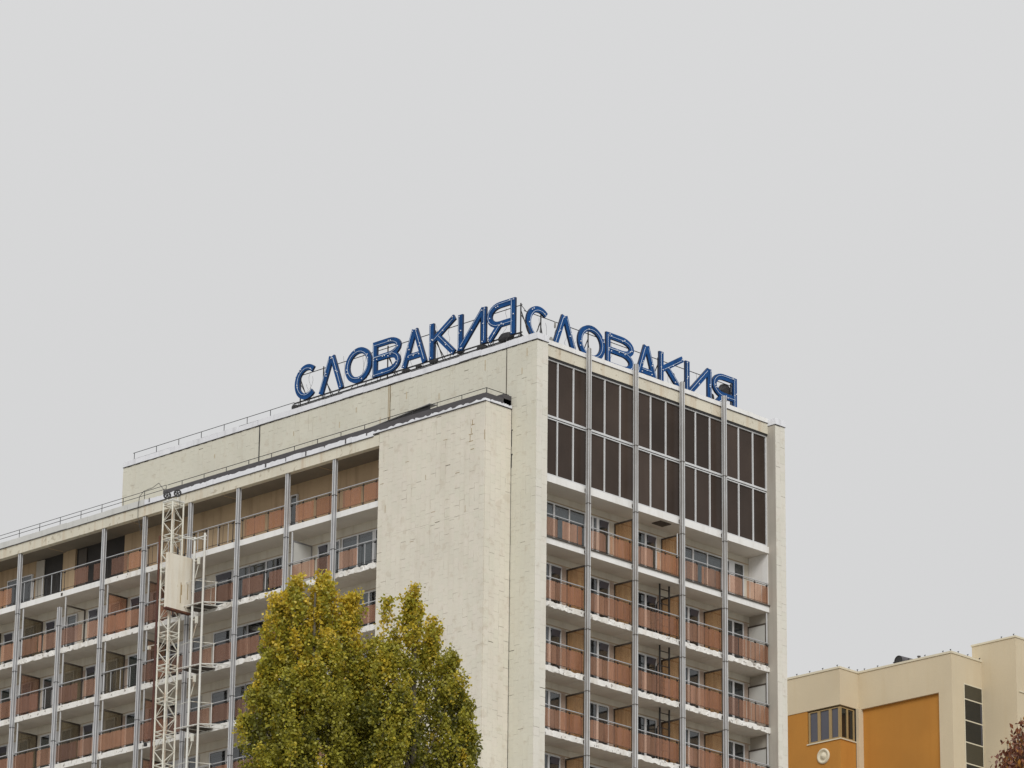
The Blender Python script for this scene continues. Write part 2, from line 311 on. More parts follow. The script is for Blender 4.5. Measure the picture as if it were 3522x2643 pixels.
# --- right pier
rp = MB(); rp.box(16.17, 16.79, 0.03, 3.0, BOT, 14.84); rp.build('pier', 'mortar', hotel)
tiles('R', 16.14, 16.80, 0.0, VB, 14.83, gapf=0.10, tw=.33, tb=8)
MB().box(16.14, 16.168, .03, 2.9, VB, 14.83).build('pier_cheek', 'plaster', hotel)
b = MB(); b.box(16.14, 16.80, 0, .03, BOT, VB); b.box(16.14, 16.17, .03, 3, BOT, VB); b.box(16.79, 16.81, 0.0, 30, BOT, 14.83); b.build('wall_panel', 'tile1', hotel)
b = MB(); b.box(16.0, 16.8, 3.0, 30, BOT, 14.83); b.build('wall_mass', 'mortar', hotel)
# --- roofs
b = MB(); b.box(-.0, 16.75, 0.5, 27.8, 14.845, 14.95); b.box(-1.4, 16, 27.9, 44, 11.96, 12.04); b.box(-1.45, -.03, 1.7, 44, 11.90, 11.99); b.build('roof', 'concrete', hotel)
# --- copings (each sheet a piece)
def coping(F, s0, s1, d0, d1, z0, z1, step, wob=0.012, m='coping', tear=0.0, outward=0):
    s = s0
    while s < s1 - .05:
        e = min(s1, s + step * random.uniform(.85, 1.15)); nseg = 8; b = MB(); dz = random.uniform(-wob, wob); dd = random.uniform(-wob, wob) * .6
        vs = []; fs = []
        hs_ = [random.uniform(0, tear) if tear else 0 for _ in range(nseg + 1)]
        for i in range(nseg + 1):
            q = s + .006 + (e - s - .012) * i / nseg; w_ = random.uniform(-.006, .006)
            zt = z1 + dz + w_ - hs_[i]; zb = z0 + dz + w_
            vs += [fp(F, q, d0 + dd, zb), fp(F, q, d0 + dd, zt), fp(F, q, d1, zt + .0), fp(F, q, d1, zb)]
        for i in range(nseg):
            a = 4 * i; c = a + 4
            for p, q in ((0, 1), (1, 2), (2, 3), (3, 0)): fs.append((a + p, c + p, c + q, a + q))
        fs += [(0, 1, 2, 3), (4 * nseg + 3, 4 * nseg + 2, 4 * nseg + 1, 4 * nseg)]
        b.add(vs, fs); b.build('coping_sheet', m, hotel); s = e
coping('L', -0.03, 1.9, -0.035, .40, 14.86, 15.16, 1.0)
coping('L', 1.9, 27.87, -0.035, .40, 14.86, 15.13, 1.55, .018)
coping('R', 0.41, 0.73, -0.03, .40, 14.862, 15.158, 1.0)
coping('R', .74, 16.12, .43, .9, 15.0, 15.21, 2.1, .014, m='white')
coping('R', 16.10, 16.84, -0.03, .40, 14.86, 15.16, 1.0); coping('L', 0.41, 3.0, 16.11, 16.83, 14.86, 15.16, 1.6)
coping('L', 1.50, 8.6, -1.69, -1.4, 11.90, 12.045, 1.1, .008, tear=.10)
coping('R', -1.69 + .3, -0.03, 1.49, 1.75, 11.90, 12.045, .8, .008, tear=.08)
coping('L', 8.6, 24.2, -1.70, -1.4, 11.80, 12.06, 1.35, .010, tear=.05)
coping('L', 24.2, 44.0, -1.70, -1.4, 11.80, 12.09, 1.45, .01, m='coping_dull')
for i_, (a_, c_) in enumerate(((1.5, 8.6), (8.6, 44.0))): ub('shade_strip', 'membrane', hotel, -1.70, -1.655, a_, c_, (11.872, 11.772)[i_], (11.898, 11.798)[i_])  # thin dark strips paint the shade line under the copings
ub('shade_strip', 'membrane', hotel, -.04, -.005, -.03, 27.87, 14.832, 14.858); ub('shade_strip', 'membrane', hotel, .74, 16.12, .425, .462, 14.975, 14.998); ub('shade_strip', 'membrane', hotel, 16.10, 16.84, -.035, -.005, 14.832, 14.858); ub('shade_strip', 'membrane', hotel, -1.39, -.03, 1.485, 1.525, 11.872, 11.898); ub('shade_strip', 'membrane', hotel, 0.0, .72, -.035, -.005, 14.832, 14.858)
b = MB(); b.box(-1.60, -1.37, 1.72, 23.0, 11.99, 12.30); b.box(-1.60, -0.03, 1.56, 1.72, 11.99, 12.29); b.build('membrane_upstand', 'membrane', hotel)
b = MB()                                                        # dark drips of bitumen down the coping joints
for y in np.arange(9, 24, 1.35): 
    if random.random() < .75:
        y_ = y + random.uniform(-.1, .1); b.box(-1.712, -1.699, y_, y_ + random.uniform(.03, .09), 12.06 - random.uniform(.08, .25), 12.08)
b.build('bitumen_drips', 'membrane', hotel)['kind'] = 'stuff'
b = MB(); b.add([(-1.47, 9.6, 12.30), (-1.50, 5.2, 12.60), (-1.0, 5.2, 12.66), (-1.0, 9.6, 12.34), (-1.47, 9.6, 12.325), (-1.50, 5.2, 12.635), (-1.0, 5.2, 12.68), (-1.0, 9.6, 12.36)], FACES)
b.build('loose_flashing', 'alu', hotel)
b = MB(); b.add([(-1.44, 9.5, 12.2), (-1.44, 5.25, 12.2), (-1.40, 5.25, 12.2), (-1.40, 9.5, 12.2), (-1.44, 9.5, 12.29), (-1.44, 5.25, 12.59), (-1.40, 5.25, 12.59), (-1.40, 9.5, 12.29)], FACES); b.build('slit_shade', 'black', hotel)  # shade in the slit under the loose flashing, put in as a black wedge
MB().box(.03, -.5, 1.56, 2.1, 12.0, 12.5).build('roof_vent', 'membrane', hotel)
# --- roof railings
def roof_rail(name, F, d, s0, s1, zlow, ztop, step, mid=True, r=.017, zm=.1):
    b = MB(); b.bar(fp(F, s0, d, ztop), fp(F, s1, d, ztop), r)
    if mid: b.bar(fp(F, s0, d, zlow + zm), fp(F, s1, d, zlow + zm + .01), r)
    o = b.build(name, 'black', hotel); s = s0
    while s <= s1 + .01:
        MB().bar(fp(F, s, d, zlow), fp(F, s, d, ztop), r).build('railing_post', 'black', o); s += step
    return o
roof_rail('roof_railing', 'L', -1.5, 1.62, 22.8, 12.08, 12.55, 1.55, True, .017)
roof_rail('roof_railing', 'L', -1.5, 22.9, 44, 12.08, 12.57, 1.55, True, .015, .30)
roof_rail('roof_railing', 'R', 1.64, -1.5, -.1, 12.08, 12.55, 1.4, False)
roof_rail('roof_railing', 'L', .22, 16.0, 27.42, 15.13, 15.56, 1.62)
roof_rail('roof_railing', 'L', .12, 1.2, 16.0, 15.13, 15.42, 1.3, False, .014)
# --- cornice fascia of the wing
b = MB(); b.box(-1.65, -1.36, 8.25, 44, 11.28, 11.80); b.build('roof_fascia', 'render', hotel)
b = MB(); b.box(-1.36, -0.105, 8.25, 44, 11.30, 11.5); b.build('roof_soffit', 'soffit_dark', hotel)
MB().box(-1.665, -1.64, 19.3, 19.55, 11.42, 11.72).build('hatch', 'backwall', hotel)
# --- right facade top: fascia beam
b = MB(); b.box(.70, 16.138, .466, .80, 14.46, 15.0); b.build('fascia_beam', 'render', hotel)
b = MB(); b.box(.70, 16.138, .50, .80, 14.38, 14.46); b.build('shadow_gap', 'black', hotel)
# --- bronze glazing, two rows of fifteen
gl = MB(); gl.box(.7, 16.13, .80, 1.85, 8.95, 14.45); gl.build('glazing_backing', 'dark', hotel)
xs = [0.90, 1.93, 2.955, 3.98, 5.01, 6.03, 7.06, 8.08, 9.11, 10.13, 11.15, 12.14, 13.14, 14.16, 15.17, 16.13]
cw = MB()
for i, x in enumerate(xs):
    ww = .028 if i % 3 else .05
    cw.box(x - ww, x + ww, .555, .66, 9.02, 11.58); cw.box(x - ww, x + ww, .555, .66, 11.74, 14.34)
cw.box(.7, 16.13, .55, .66, 14.32, 14.385); cw.box(.7, 16.13, .54, .66, 11.66, 11.75); cw.box(.7, 16.13, .56, .66, 11.57, 11.615); cw.box(.7, 16.13, .55, .70, 8.965, 9.03)
cwo = cw.build('curtain_wall', 'frame', hotel)
MB().box(.7, 16.13, .60, .66, 11.615, 11.66).build('transom_gap', 'black', cwo)
for z0, z1 in ((9.03, 11.575), (11.745, 14.325)):
    for i in range(15): ub('pane', 'bronze', cwo, xs[i] + .02, xs[i + 1] - .02, .615, .635, z0 - .0, z1 + .0)
ub('pane', 'bronze', cwo, .70, xs[0] - .02, .615, .635, 9.03, 11.575); ub('pane', 'bronze', cwo, .70, xs[0] - .02, .615, .635, 11.745, 14.325)

# --- balconies -----------------------------------------------------------
def slab(F, s0, s1, d0, d1, z0, z1, rough=0.0, parent=None):
    b = MB(); n = 40 if rough else 6; vs = []; fs = []; rows = 4 if rough else 2; ph1 = random.uniform(0, 6); ph2 = random.uniform(0, 6)
    for i in range(n + 1):
        s = s0 + (s1 - s0) * i / n; big = rough if math.sin(i * 1.3 + s0 * 5) + math.sin(i * .47 + z0 * 7) > -.3 else rough * .25
        for k in range(rows):
            f = k / (rows - 1); z = z0 + (z1 - z0) * f; dd = 0.0
            if k == 0: z += max(0, .022 + .03 * math.sin(i * .31 + ph1) * math.sin(i * .83 + ph2) + random.gauss(0, .006)) * big
            if k == rows - 1: z -= max(0, .015 + .035 * math.sin(i * .23 + ph2) * math.sin(i * .71 + ph1) + random.gauss(0, .006)) * big
            if rough: dd = max(0, .01 + .02 * math.sin(i * .5 + k + ph1) + random.gauss(0, .006)) * big
            vs.append(fp(F, s, d0 + dd, z))
        vs.append(fp(F, s, d1, z1)); vs.append(fp(F, s, d1, z0))
    R = rows + 2
    for i in range(n):
        a, c = i * R, (i + 1) * R
        for k in range(R): 
            k2 = (k + 1) % R
            fs.append((a + k, c + k, c + k2, a + k2)); b.mi.append(0 if k < rows - 1 else (1 if k in (R - 1,) else 2))
    fs += [tuple(range(R)), tuple(n * R + k for k in reversed(range(R)))]; mi = b.mi + [0, 0]; b.mi = []
    b.v = vs; b.f = fs; b.mi = mi
    o = b.build('balcony', ['spall' if rough else 'white', 'ceiling', 'ceiling'], parent or hotel); return o
def railing(F, bal, s0, s1, d, zs, spec, hr=1.04, hm='rail'):
    """spec: list of (from, to, material) sheets along the bay (fractions), or 'bars' ranges"""
    L_ = s1 - s0; zh = zs + hr + .05
    b = MB(); b.bar(fp(F, s0, d - .02, zh), fp(F, s1, d - .02, zh), .027, 6); b.build('handrail', hm, bal)
    b = MB(); b.bar(fp(F, s0, d + .01, zh - .075), fp(F, s1, d + .01, zh - .075), .014, 5); b.bar(fp(F, s0, d + .01, zs + .13), fp(F, s1, d + .01, zs + .13), .014, 5)
    b.build('lower_rail', 'black', bal)
    for f in (.13, .42, .71, .97):
        s = s0 + L_ * f; p = MB(); p.bar(fp(F, s, d + .02, zs - .02), fp(F, s, d + .02, zh), .014, 5)
        p.bar(fp(F, s, d - .045, zh - .11), fp(F, s, d + .04, zh - .11), .036, 7, ); p.bar(fp(F, s, d - .03, zs + .05), fp(F, s, d + .05, zs + .05), .035, 7)
        p.build('post', 'black', bal)
    for a, c, m in spec:
        sa, sb = s0 + L_ * a + .012, s0 + L_ * c - .012
        if m == 'bars':
            k = max(2, int((sb - sa) / .34))
            for i in range(k + 1):
                s = sa + (sb - sa) * i / k; mm = 'black' if i % 2 else 'rail'; r = .01 if i % 2 else .018
                MB().bar(fp(F, s, d, zs + .05), fp(F, s, d, zh - .05), r, 5).build('baluster', mm, bal)
        else:
            dz = random.uniform(-.02, .02); fub('railing_sheet', m, bal, F, sa, sb, d - .004, d + .008, zs + .11 + dz, zs + hr - .08 + dz)
def divider(F, bal, s, d0, d1, zs, zc, m, frame='darkbrown', drop=.42):
    b = MB(); zt = zc - drop
    fbox(b, F, s - .025, s + .025, d0, d0 + .05, zs, zt); fbox(b, F, s - .025, s + .025, d1 - .05, d1, zs, zt)
    fbox(b, F, s - .027, s + .027, d0, d1, zt - .07, zt); fbox(b, F, s - .022, s + .022, d0, d1, zs + .05, zs + .1); b.build('divider_frame', frame, bal)
    fub('divider_post', 'alulight', bal, F, s - .03, s + .03, d0 - .05, d0 - .01, zs - .1, zc - .02)
    if m: fub('divider_sheet', m, bal, F, s - .008, s + .008, d0 + .05, d1 - .05, zs + .1, zt - .07)
def window(F, panes, d, z0, z1, curtain=None, fr='frame', frw=.06, bot=None):
    """window unit standing in front of wall plane d: frame, panes, and what hangs behind each pane"""
    b = MB(); a = min(p[0] for p in panes) - frw; c = max(p[1] for p in panes) + frw
    fbox(b, F, a, c, d - .10, d - .005, z1, z1 + frw); fbox(b, F, a, c, d - .10, d - .005, z0 - frw, z0)
    es = [a] ; 
    ps = sorted(panes)
    fbox(b, F, a, ps[0][0], d - .10, d - .005, z0, z1)
    for p, q in zip(ps[:-1], ps[1:]): fbox(b, F, p[1], q[0], d - .10, d - .005, z0, z1)
    fbox(b, F, ps[-1][1], c, d - .10, d - .005, z0, z1)
    o = b.build('window', fr, hotel)
    for i, p in enumerate(ps):
        fub('pane', 'pane', o, F, p[0], p[1], d - .07, d - .062, z0, z1)
        cm = p[2] if len(p) > 2 else curtain
        if cm and cm != 'open':
            top = z1 - (.16 if cm in ('curtain', 'curtain2') else .24 if cm == 'panereflect' else .0)
            n = 14; cb = MB(); vs = []; fs = []
            for k in range(n + 1):
                s = p[0] + (p[1] - p[0]) * k / n; dd = d - .030 + (.012 if k % 2 else 0)
                vs += [fp(F, s, dd, z0), fp(F, s, dd, top)]
            for k in range(n): fs.append((2 * k, 2 * k + 2, 2 * k + 3, 2 * k + 1))
            cb.add(vs, fs); cb.build('curtain', cm, o)  # real curtains and the sheets painted as pane reflection share this name
        fub('room_backing', 'dark', o, F, p[0], p[1], d - .012, d - .004, z0, z1)
        if cm == 'open':      # tilted grey sheet standing in for the reflection in the pane top
            sb = MB(); h = .34; vs = [fp(F, p[0] + .04, d - .16, z1 - .03), fp(F, p[1] - .03, d - .16, z1 - .03), fp(F, p[1] - .03, d - .05, z1 - h), fp(F, p[0] + .04, d - .05, z1 - h)]
            vs += [(x, y, z - .02) for x, y, z in vs]; sb.add(vs, FACES); sb.build('reflection_sheet', 'npane_grey', o)
    return o
def P(i, n=2, ms=('panelB',), g=.03): 
    out = []
    for k in range(n): out.append((k / n + (g if k else 0), (k + 1) / n, ms[k % len(ms)]))
    return out
# RIGHT facade rows
DR = .47; BR = 1.70
zR = [5.77, 2.90, 0.0, -2.87, -5.74]; ceilR = [8.617] + zR[:-1]
colR = [3.66, 6.77, 9.92, 12.83]
edges = [0.70] + colR + [16.138]
# top slab below the glazing
slab('R', .70, 16.138, .466, 1.70, 8.617, 8.93)
# back wall of the right side
b = MB(); b.box(.70, 16.138, BR, 1.858, BOT, 8.62); b.build('balcony_back_wall', 'backwall', hotel)
ledge = MB(); ledge.box(.70, 16.30, DR - .06, DR, 6.05, 6.10); ledge.build('slab_edge_strip', 'darkbrown', hotel)
for r in range(5):
    zb = zR[r]; zs = zb + .28; zc = ceilR[r]
    MB().box(.71, 16.13, BR - .03, BR - .002, zc - .33, zc - .30).build('lintel_line', 'tan', hotel)
    for k in range(5):
        s0, s1 = edges[k], edges[k + 1]
        rough = 0 if r == 0 else (1.0 if (r + k) % 4 != 3 else .5)
        bal = slab('R', s0 + .005, s1 - .005 + (.12 if (k == 4 and r) else 0), DR, BR - .002, zb, zs, rough)
        a0 = s0 + (.05 if k else 0); a1 = s1 - .05
        if r == 0: sp = [(0, .16, 'panelA'), (.165, .44, 'panelA'), (.53, .60, 'panelD'), (.605, .86, 'panelD' if k in (1, 2) else 'panelA'), (.865, 1, 'panelB')] if k else [(0, .12, 'panelA'), (.125, .42, 'panelA'), (.52, .85, 'panelA'), (.86, .96, 'panelB')]
        else:
            q = [0, .11, .20, .31, .42, .52, .69, .83, 1.0] if k % 2 == r % 2 else [0, .12, .25, .38, .50, .66, .80, 1.0]
            tones = ['panelA', 'panelD', 'panelA', 'panelD', 'panelB', 'panelB', 'panelB', 'panelB'] if k != 4 else ['panelA', 'panelC', 'panelC', 'panelD', 'panelB', 'panelD', 'panelC', 'panelC']
            sp = [(q[i], q[i + 1], tones[i]) for i in range(len(q) - 1)]
            if k == 4: sp = [(0, .06, 'panelA'), (.07, .34, 'panelC'), (.35, .5, 'panelB')] + [(.52 + i * .095, .61 + i * .095, 'panelB') for i in range(5)]
        railing('R', bal, a0, a1, DR + .03, zs, sp, hr=1.03)
        # room divider on the far side of the bay
        if r == 0 and k in (1, 2) or r > 0 and k < 4: divider('R', bal, s1 + .13, DR + .10, BR - .01, zs, zc, 'amber')
        if k == 4 and r > 0: divider('R', bal, 16.02, DR + .10, BR - .01, zs, zc, 'greysheet', drop=.5 if r < 3 else .62)
        # windows
        wt = zc - .47; wb = zs + .12; D = s1 + .13 if k < 4 else 16.05
        if r > 0 or k == 2: 
            m = ['open', 'open', 'open', 'open', None][k]  # 'open' adds the tilted grey reflection sheet
            window('R', [(D - 1.72, D - 1.22, random.choice((None, 'panereflect', 'curtain2'))), (D - 1.10, D - .48, random.choice((m, m, 'panereflect')))], BR, wb, wt)
            if r > 0:
                bb = MB(); z = zs + .02
                while z < zc - .36:
                    off = random.uniform(0, .05); fbox(bb, 'R', D - .38, D - .22 - off, BR - .022, BR - .003, z, z + .062); fbox(bb, 'R', D - .21 - off, D - .05, BR - .022, BR - .003, z, z + .062); z += .075
                o = bb.build('brickwork', 'brick', hotel); o['kind'] = 'stuff'
    if r == 0:
        for o_ in (0, 9.28):
            window('R', [(1.9 + o_, 2.80 + o_, 'curtain'), (2.90 + o_, 3.80 + o_, 'curtain'), (3.88 + o_, 4.83 + o_, 'curtain')], BR, 6.17, 8.16)
            window('R', [(5.02 + o_, 5.30 + o_, 'curtain2'), (5.42 + o_, 5.62 + o_, 'curtain2'), (5.79 + o_, 6.39 + o_, 'open' if not o_ else None)] if not o_ else [(14.32, 14.62, None), (15.02, 15.62, None)], BR, 6.17, 8.14)
ub('side_wall_lining', 'white', hotel, 16.10, 16.136, .52, 1.69, 6.05, 8.61)
# ladder standing between floors on the middle bay, and the broken ceiling hatch
for r in (1, 2, 3, 4):
    lad = MB(); zt = ceilR[r] - .02; zb_ = zR[r] + .28
    for (x, y) in ((9.19, 1.02), (9.80, 1.0)): lad.box(x - .03, x + .03, y - .03, y + .03, zb_, zt)
    o = lad.build('escape_ladder', 'black', hotel)
    for yy in (1.2, 1.4, 1.6): MB().bar((9.22 + (yy - 1.2) * .9, yy, zb_), (9.22 + (yy - 1.2) * .9, yy, zb_ + 1.75), .018, 5).build('cage_bar', 'black', o)
    for zz_ in (.9, 1.35, 1.75): MB().bar((9.19, 1.1, zb_ + zz_), (9.62, 1.66, zb_ + zz_), .018, 5).build('cage_bar', 'black', o)
    z = zb_ + .3
    while z < zt:
        MB().bar((9.19, 1.02, z), (9.80, 1.0, z), .022, 5).build('rung', 'black', o); z += .34
MB().box(8.90, 9.62, .70, 1.25, 8.575, 8.612).build('ceiling_hatch', 'darkbrown', hotel)
MB().bar((9.92, .6, 6.1), (9.92, .6, 8.2), .03).build('loose_pole', 'alulight', hotel)
# remaining floors down to the street (plain)
b = MB(); z = -8.61
while z > -G + 2: b.box(.71, 16.13, DR, BR, z, z + .28); z -= 2.87
for z_ in []: pass
b.build('lower_floor_slabs', 'white', hotel)
b = MB(); z = -8.61
while z > -G + 2:
    b.box(.71, 16.13, DR + .03, DR + .045, z + .4, z + 1.25); z -= 2.87
b.build('lower_railings', 'panelB', hotel)
# columns of the right facade (aluminium C-profiles carried in front of the slabs)
def column(F, s, d, z0, z1, joints, w=.15, dp=.17):
    cm = 'alu' if F == 'L' else 'aluwarm'
    b = MB(); fbox(b, F, s - w / 2, s + w / 2, d + .02, d + dp, z0, z1)
    o = b.build('column', cm, hotel); b = MB()
    fbox(b, F, s - w / 2 - .012, s - w / 2 + .02, d, d + .05, z0, z1 - .001); fbox(b, F, s + w / 2 - .03, s + w / 2 + .012, d + .005, d + .05, z0, z1 - .002); fbox(b, F, s - w / 2 - .014, s - w / 2, d + dp - .035, d + dp, z0, z1 - .003)
    b.build('column_flange', 'alulight', o)['kind'] = 'stuff'
    for z in joints: fub('clamp', 'black' if F == 'L' else 'darkbrown', o, F, s - w / 2 - .02, s + w / 2 + .02, d - .008, d + dp + .01, z, z + .025)
    return o
for i, x in enumerate(colR):
    js = [11.55 - .0 * i] + [z + .1 for z in (8.0 + .3 * (i % 2), 5.1, 2.2 + .4 * (i % 2), -.6, -3.5)]
    o = column('R', x, .20, BOT, 15.42 + .05 * (i % 2), js)
    for z in zR + [8.62]: ub('bracket', 'darkbrown', o, x - .06, x + .06, .37, .47, z + .06, z + .2)

# LEFT facade
DL = -1.45; BL = -.15
zL = [8.49, 5.64, 2.77, -.10, -2.98, -5.85]; ceilL = [11.30] + zL[:-1]
colL = [11.20, 14.35, 17.685, 21.025, 24.265, 27.23, 30.32, 33.51, 36.72, 39.9, 43.1]
edL = [8.245] + colL
b = MB(); b.box(BL, -.105, 8.25, 44, BOT, 8.6); b.build('balcony_back_wall', 'backwall', hotel)
MB().box(BL, -.105, 33.9, 44, 8.6, 11.3).build('top_floor_wall', 'tan', hotel)
b = MB(); b.box(BL, -.105, 8.25, 27.35, 8.6, 11.3); b.build('top_floor_wall', 'tan', hotel)
b = MB(); b.box(BL + .02, -.105, 27.35, 33.9, 8.6, 11.3); b.build('recess_shade', 'dark', hotel)  # shade of the deep recess painted as a shallow dark panel
b = MB(); b.box(BL - .10, BL + .02, 30.9, 31.6, 8.6, 11.3); b.box(BL - .03, BL + .02, 31.6, 31.9, 8.6, 11.3); b.build('recess_pier', 'tan', hotel)
ub('recess_pier', 'darkbrown', hotel, BL - .05, BL - .003, 30.1, 30.7, 8.75, 11.2)
ub('recess_pier', 'plaster', hotel, BL - .05, BL - .003, 33.3, 33.9, 8.75, 11.25)
Lspec = {
 0: [[(0, .4, 'panelB'), (.46, .83, 'panelB'), (.83, .88, 'panelC')], [(0, .42, 'panelB'), (.47, .88, 'panelB')], [(0, .40, 'panelB'), (.48, .88, 'panelB'), (.885, .92, 'panelC')], [(0, 1, 'bars')], [(0, .45, 'bars'), (.5, 1, 'bars')], [(0, .42, 'panelD'), (.44, .86, 'panelC')], [(0, .25, 'panelC'), (.38, .72, 'panelC')], [(.05, .95, 'bars')], [(.2, .55, 'panelD'), (.57, .9, 'panelD')]],
 1: [[(.52, .62, 'panelA'), (.62, .93, 'panelA'), (.05, .5, 'bars')], [(0, .14, 'panelD'), (.14, .37, 'panelC'), (.42, .53, 'panelA'), (.53, .92, 'panelA')], [(0, .36, 'panelC'), (.48, .93, 'panelC')], [(0, .55, 'panelC'), (.56, 1, 'panelC')], P(0, 3, ('panelC', 'panelD')), [(0, 1, 'panelD')], [(0, .36, 'panelA'), (.48, 1, 'panelC')], [(0, .40, 'panelA'), (.44, .52, 'panelA'), (.54, .92, 'panelD')], [(0, .40, 'panelD'), (.46, 1, 'panelC')]],
 2: [[(0, .5, 'panelB'), (.5, .95, 'panelB')], P(0), P(0), [(0, .45, 'panelC'), (.5, .95, 'panelC')], P(0, 3, ('panelC', 'panelB')), [(0, 1, 'bars')], [(0, .37, 'panelA'), (.53, 1, 'panelC')], [(0, .42, 'bars'), (.47, 1, 'panelC')], [(0, .47, 'panelB'), (.49, 1, 'panelB')]],
 3: [P(0), P(0), P(0, 4, ('panelC',), .02), [(0, .45, 'panelC'), (.5, .95, 'panelC')], P(0, 3, ('panelC', 'panelB')), [(0, 1, 'panelD')], [(0, .46, 'panelA'), (.48, 1, 'panelC')], [(0, .42, 'panelD'), (.5, 1, 'panelB')], [(0, .48, 'panelB'), (.5, 1, 'panelC')]],
}
for r in range(6):
    zb = zL[r]; zs = zb + .28; zc = ceilL[r]
    if r: MB().box(BL - .025, BL - .002, 8.26, 43.9, zc - .43, zc - .41).build('lintel_line', 'tan', hotel)
    bays = list(range(10))
    for k in bays:
        s0, s1 = edL[k], edL[k + 1]
        if r == 0 and k == 7: pass
        rough = [0, [1.2, 1.0, 1.2, .8, 1.0, .3, .9, .9, .6, .6][k], [.6, .8, 1.0, .7, .6, .4, .2, .3, .4, .3][k], .25, .15, 0][r]
        if r == 0 and k in (4, 5): rough = .2
        bal = slab('L', s0 + .004, s1 - .004, DL, BL - .002, zb, zs, rough)
        sp = Lspec.get(r, {}) and (Lspec[r][k] if k < 9 else P(0)) or (P(0, 2, ('panelB', 'panelC')) if k % 3 else P(0, 3, ('panelB', 'panelD')))
        a0 = s0 + (.08 if k else 0); a1 = s1 - .08
        if r == 0 and k == 6: a1 = s1
        if r == 0 and k == 7: a0 = s0
        railing('L', bal, a0, a1, DL + .03, zs, sp, hr=1.0)
        band = k in (2, 3) and r >= 1
        if r >= 1 and k not in (0, 2, 3):
            tone = {1: 'greysheet', 4: 'panelC'}.get(k, 'olive')
            if r == 1 and k == 5: tone = 'panelB'
            if r == 2 and k == 7: tone = 'panelC'
            if r == 1 and k == 6: tone = 'olive'
            if r == 1 and k == 7: tone = 'olive'
            if r == 1 and k == 6 - 0: pass
            divider('L', bal, s1 - .26, DL + .08, BL - .01, zs, zc, None if (r == 1 and k == 7 - 1) else tone, frame='darkbrown' if k != 1 else 'alu', drop=.42)
        if r == 0: continue
        wt = zc - .58; wb = zs + .12; D = s1 - .26
        if band:
            if k == 3: window('L', [(s1 - 4.9 + 4.0 - .0, s1 - .52, 'open')] if False else [(19.45, 20.52, 'open' if r == 1 else 'panereflect'), (18.28, 19.36, 'panereflect' if r != 2 else None)], BL, wb, wt)  # 'open' adds the tilted grey reflection sheet
            else: window('L', [(17.12, 18.2, 'curtain2' if r == 3 else 'panereflect'), (16.0, 17.05, None if r == 1 else 'panereflect')], BL, wb, wt)
        elif k == 0:
            if r == 1:
                window('L', [(10.95, 12.0, 'curtain') if False else (11.02, 11.95, 'curtain'), (10.0, 10.93, 'curtain'), (9.1, 9.78, 'curtain2')], BL, wb, wt + .02)
            else: window('L', [(10.2, 10.9, 'teal'), (9.4, 10.1, None)], BL, wb, wt)
        elif k == 1:
            window('L', [(12.95, 13.55, 'open'), (12.2, 12.8, 'curtain2')], BL, wb, wt)
        else:
            c = {4: 'curtain2', 5: 'teal'}.get(k, 'open') if r > 1 else 'open'  # 'open' adds the tilted grey reflection sheet
            if r >= 3 and k % 2: c = 'curtain2'
            if k in (7, 8) and r == 2: c = 'teal'
            window('L', [(D - 1.02, D - .40, c), (D - 2.6, D - 2.0, 'curtain2' if r < 3 else 'panereflect')], BL, wb, wt)
            if k in (5, 6) and r >= 2:
                bb = MB(); z = zs + .02
                while z < zc - .62:
                    off = random.uniform(0, .1); fbox(bb, 'L', D - .36, D - .19 - off, BL - .022, BL - .003, z, z + .062); fbox(bb, 'L', D - .17 - off, D - .04, BL - .022, BL - .003, z, z + .062); z += .075
                o = bb.build('brickwork', 'brick', hotel); o['kind'] = 'stuff'
window('L', [(15.15, 15.50, None)], BL, 8.95, 10.72)
window('L', [(34.2, 35.0, None), (35.2, 36.0, None)], BL, 8.95, 10.6)
b = MB(); z = -8.72
while z > -G + 2: b.box(DL, BL, 8.25, 43.9, z, z + .28); z -= 2.87
b.build('lower_floor_slabs', 'white', hotel)
b = MB(); z = -8.72
while z > -G + 2: b.box(DL + .03, DL + .045, 8.25, 43.9, z + .4, z + 1.25); z -= 2.87
b.build('lower_railings', 'panelB', hotel)
for i, y in enumerate(colL):
    top = 11.275 if i != 6 else 7.95
    js = [z for z in ((8.2, 5.3, 2.5, -.3, -3.1) if i % 2 else (9.55, 7.0, 4.2, 1.3, -1.5)) if z < top]
    o = column('L', y, -1.63, BOT, top, js)
    for z in zL: ub('bracket', 'darkbrown', o, -1.47, -1.44, y - .06, y + .06, z + .06, z + .2)
    if i >= 4: ub('service_pipe', 'alu', hotel, -1.44, -1.38, y + .1, y + .16, BOT, min(top, 8.4))
# ceiling stains
for (y, z) in ((12.6, 11.298), (19.1, 11.298), (25.5, 11.298), (31.8, 11.298)):
    MB().bar((-1.2, y, z), (-.4, y - .1, z), .02).build('ceiling_crack', 'tan', hotel)

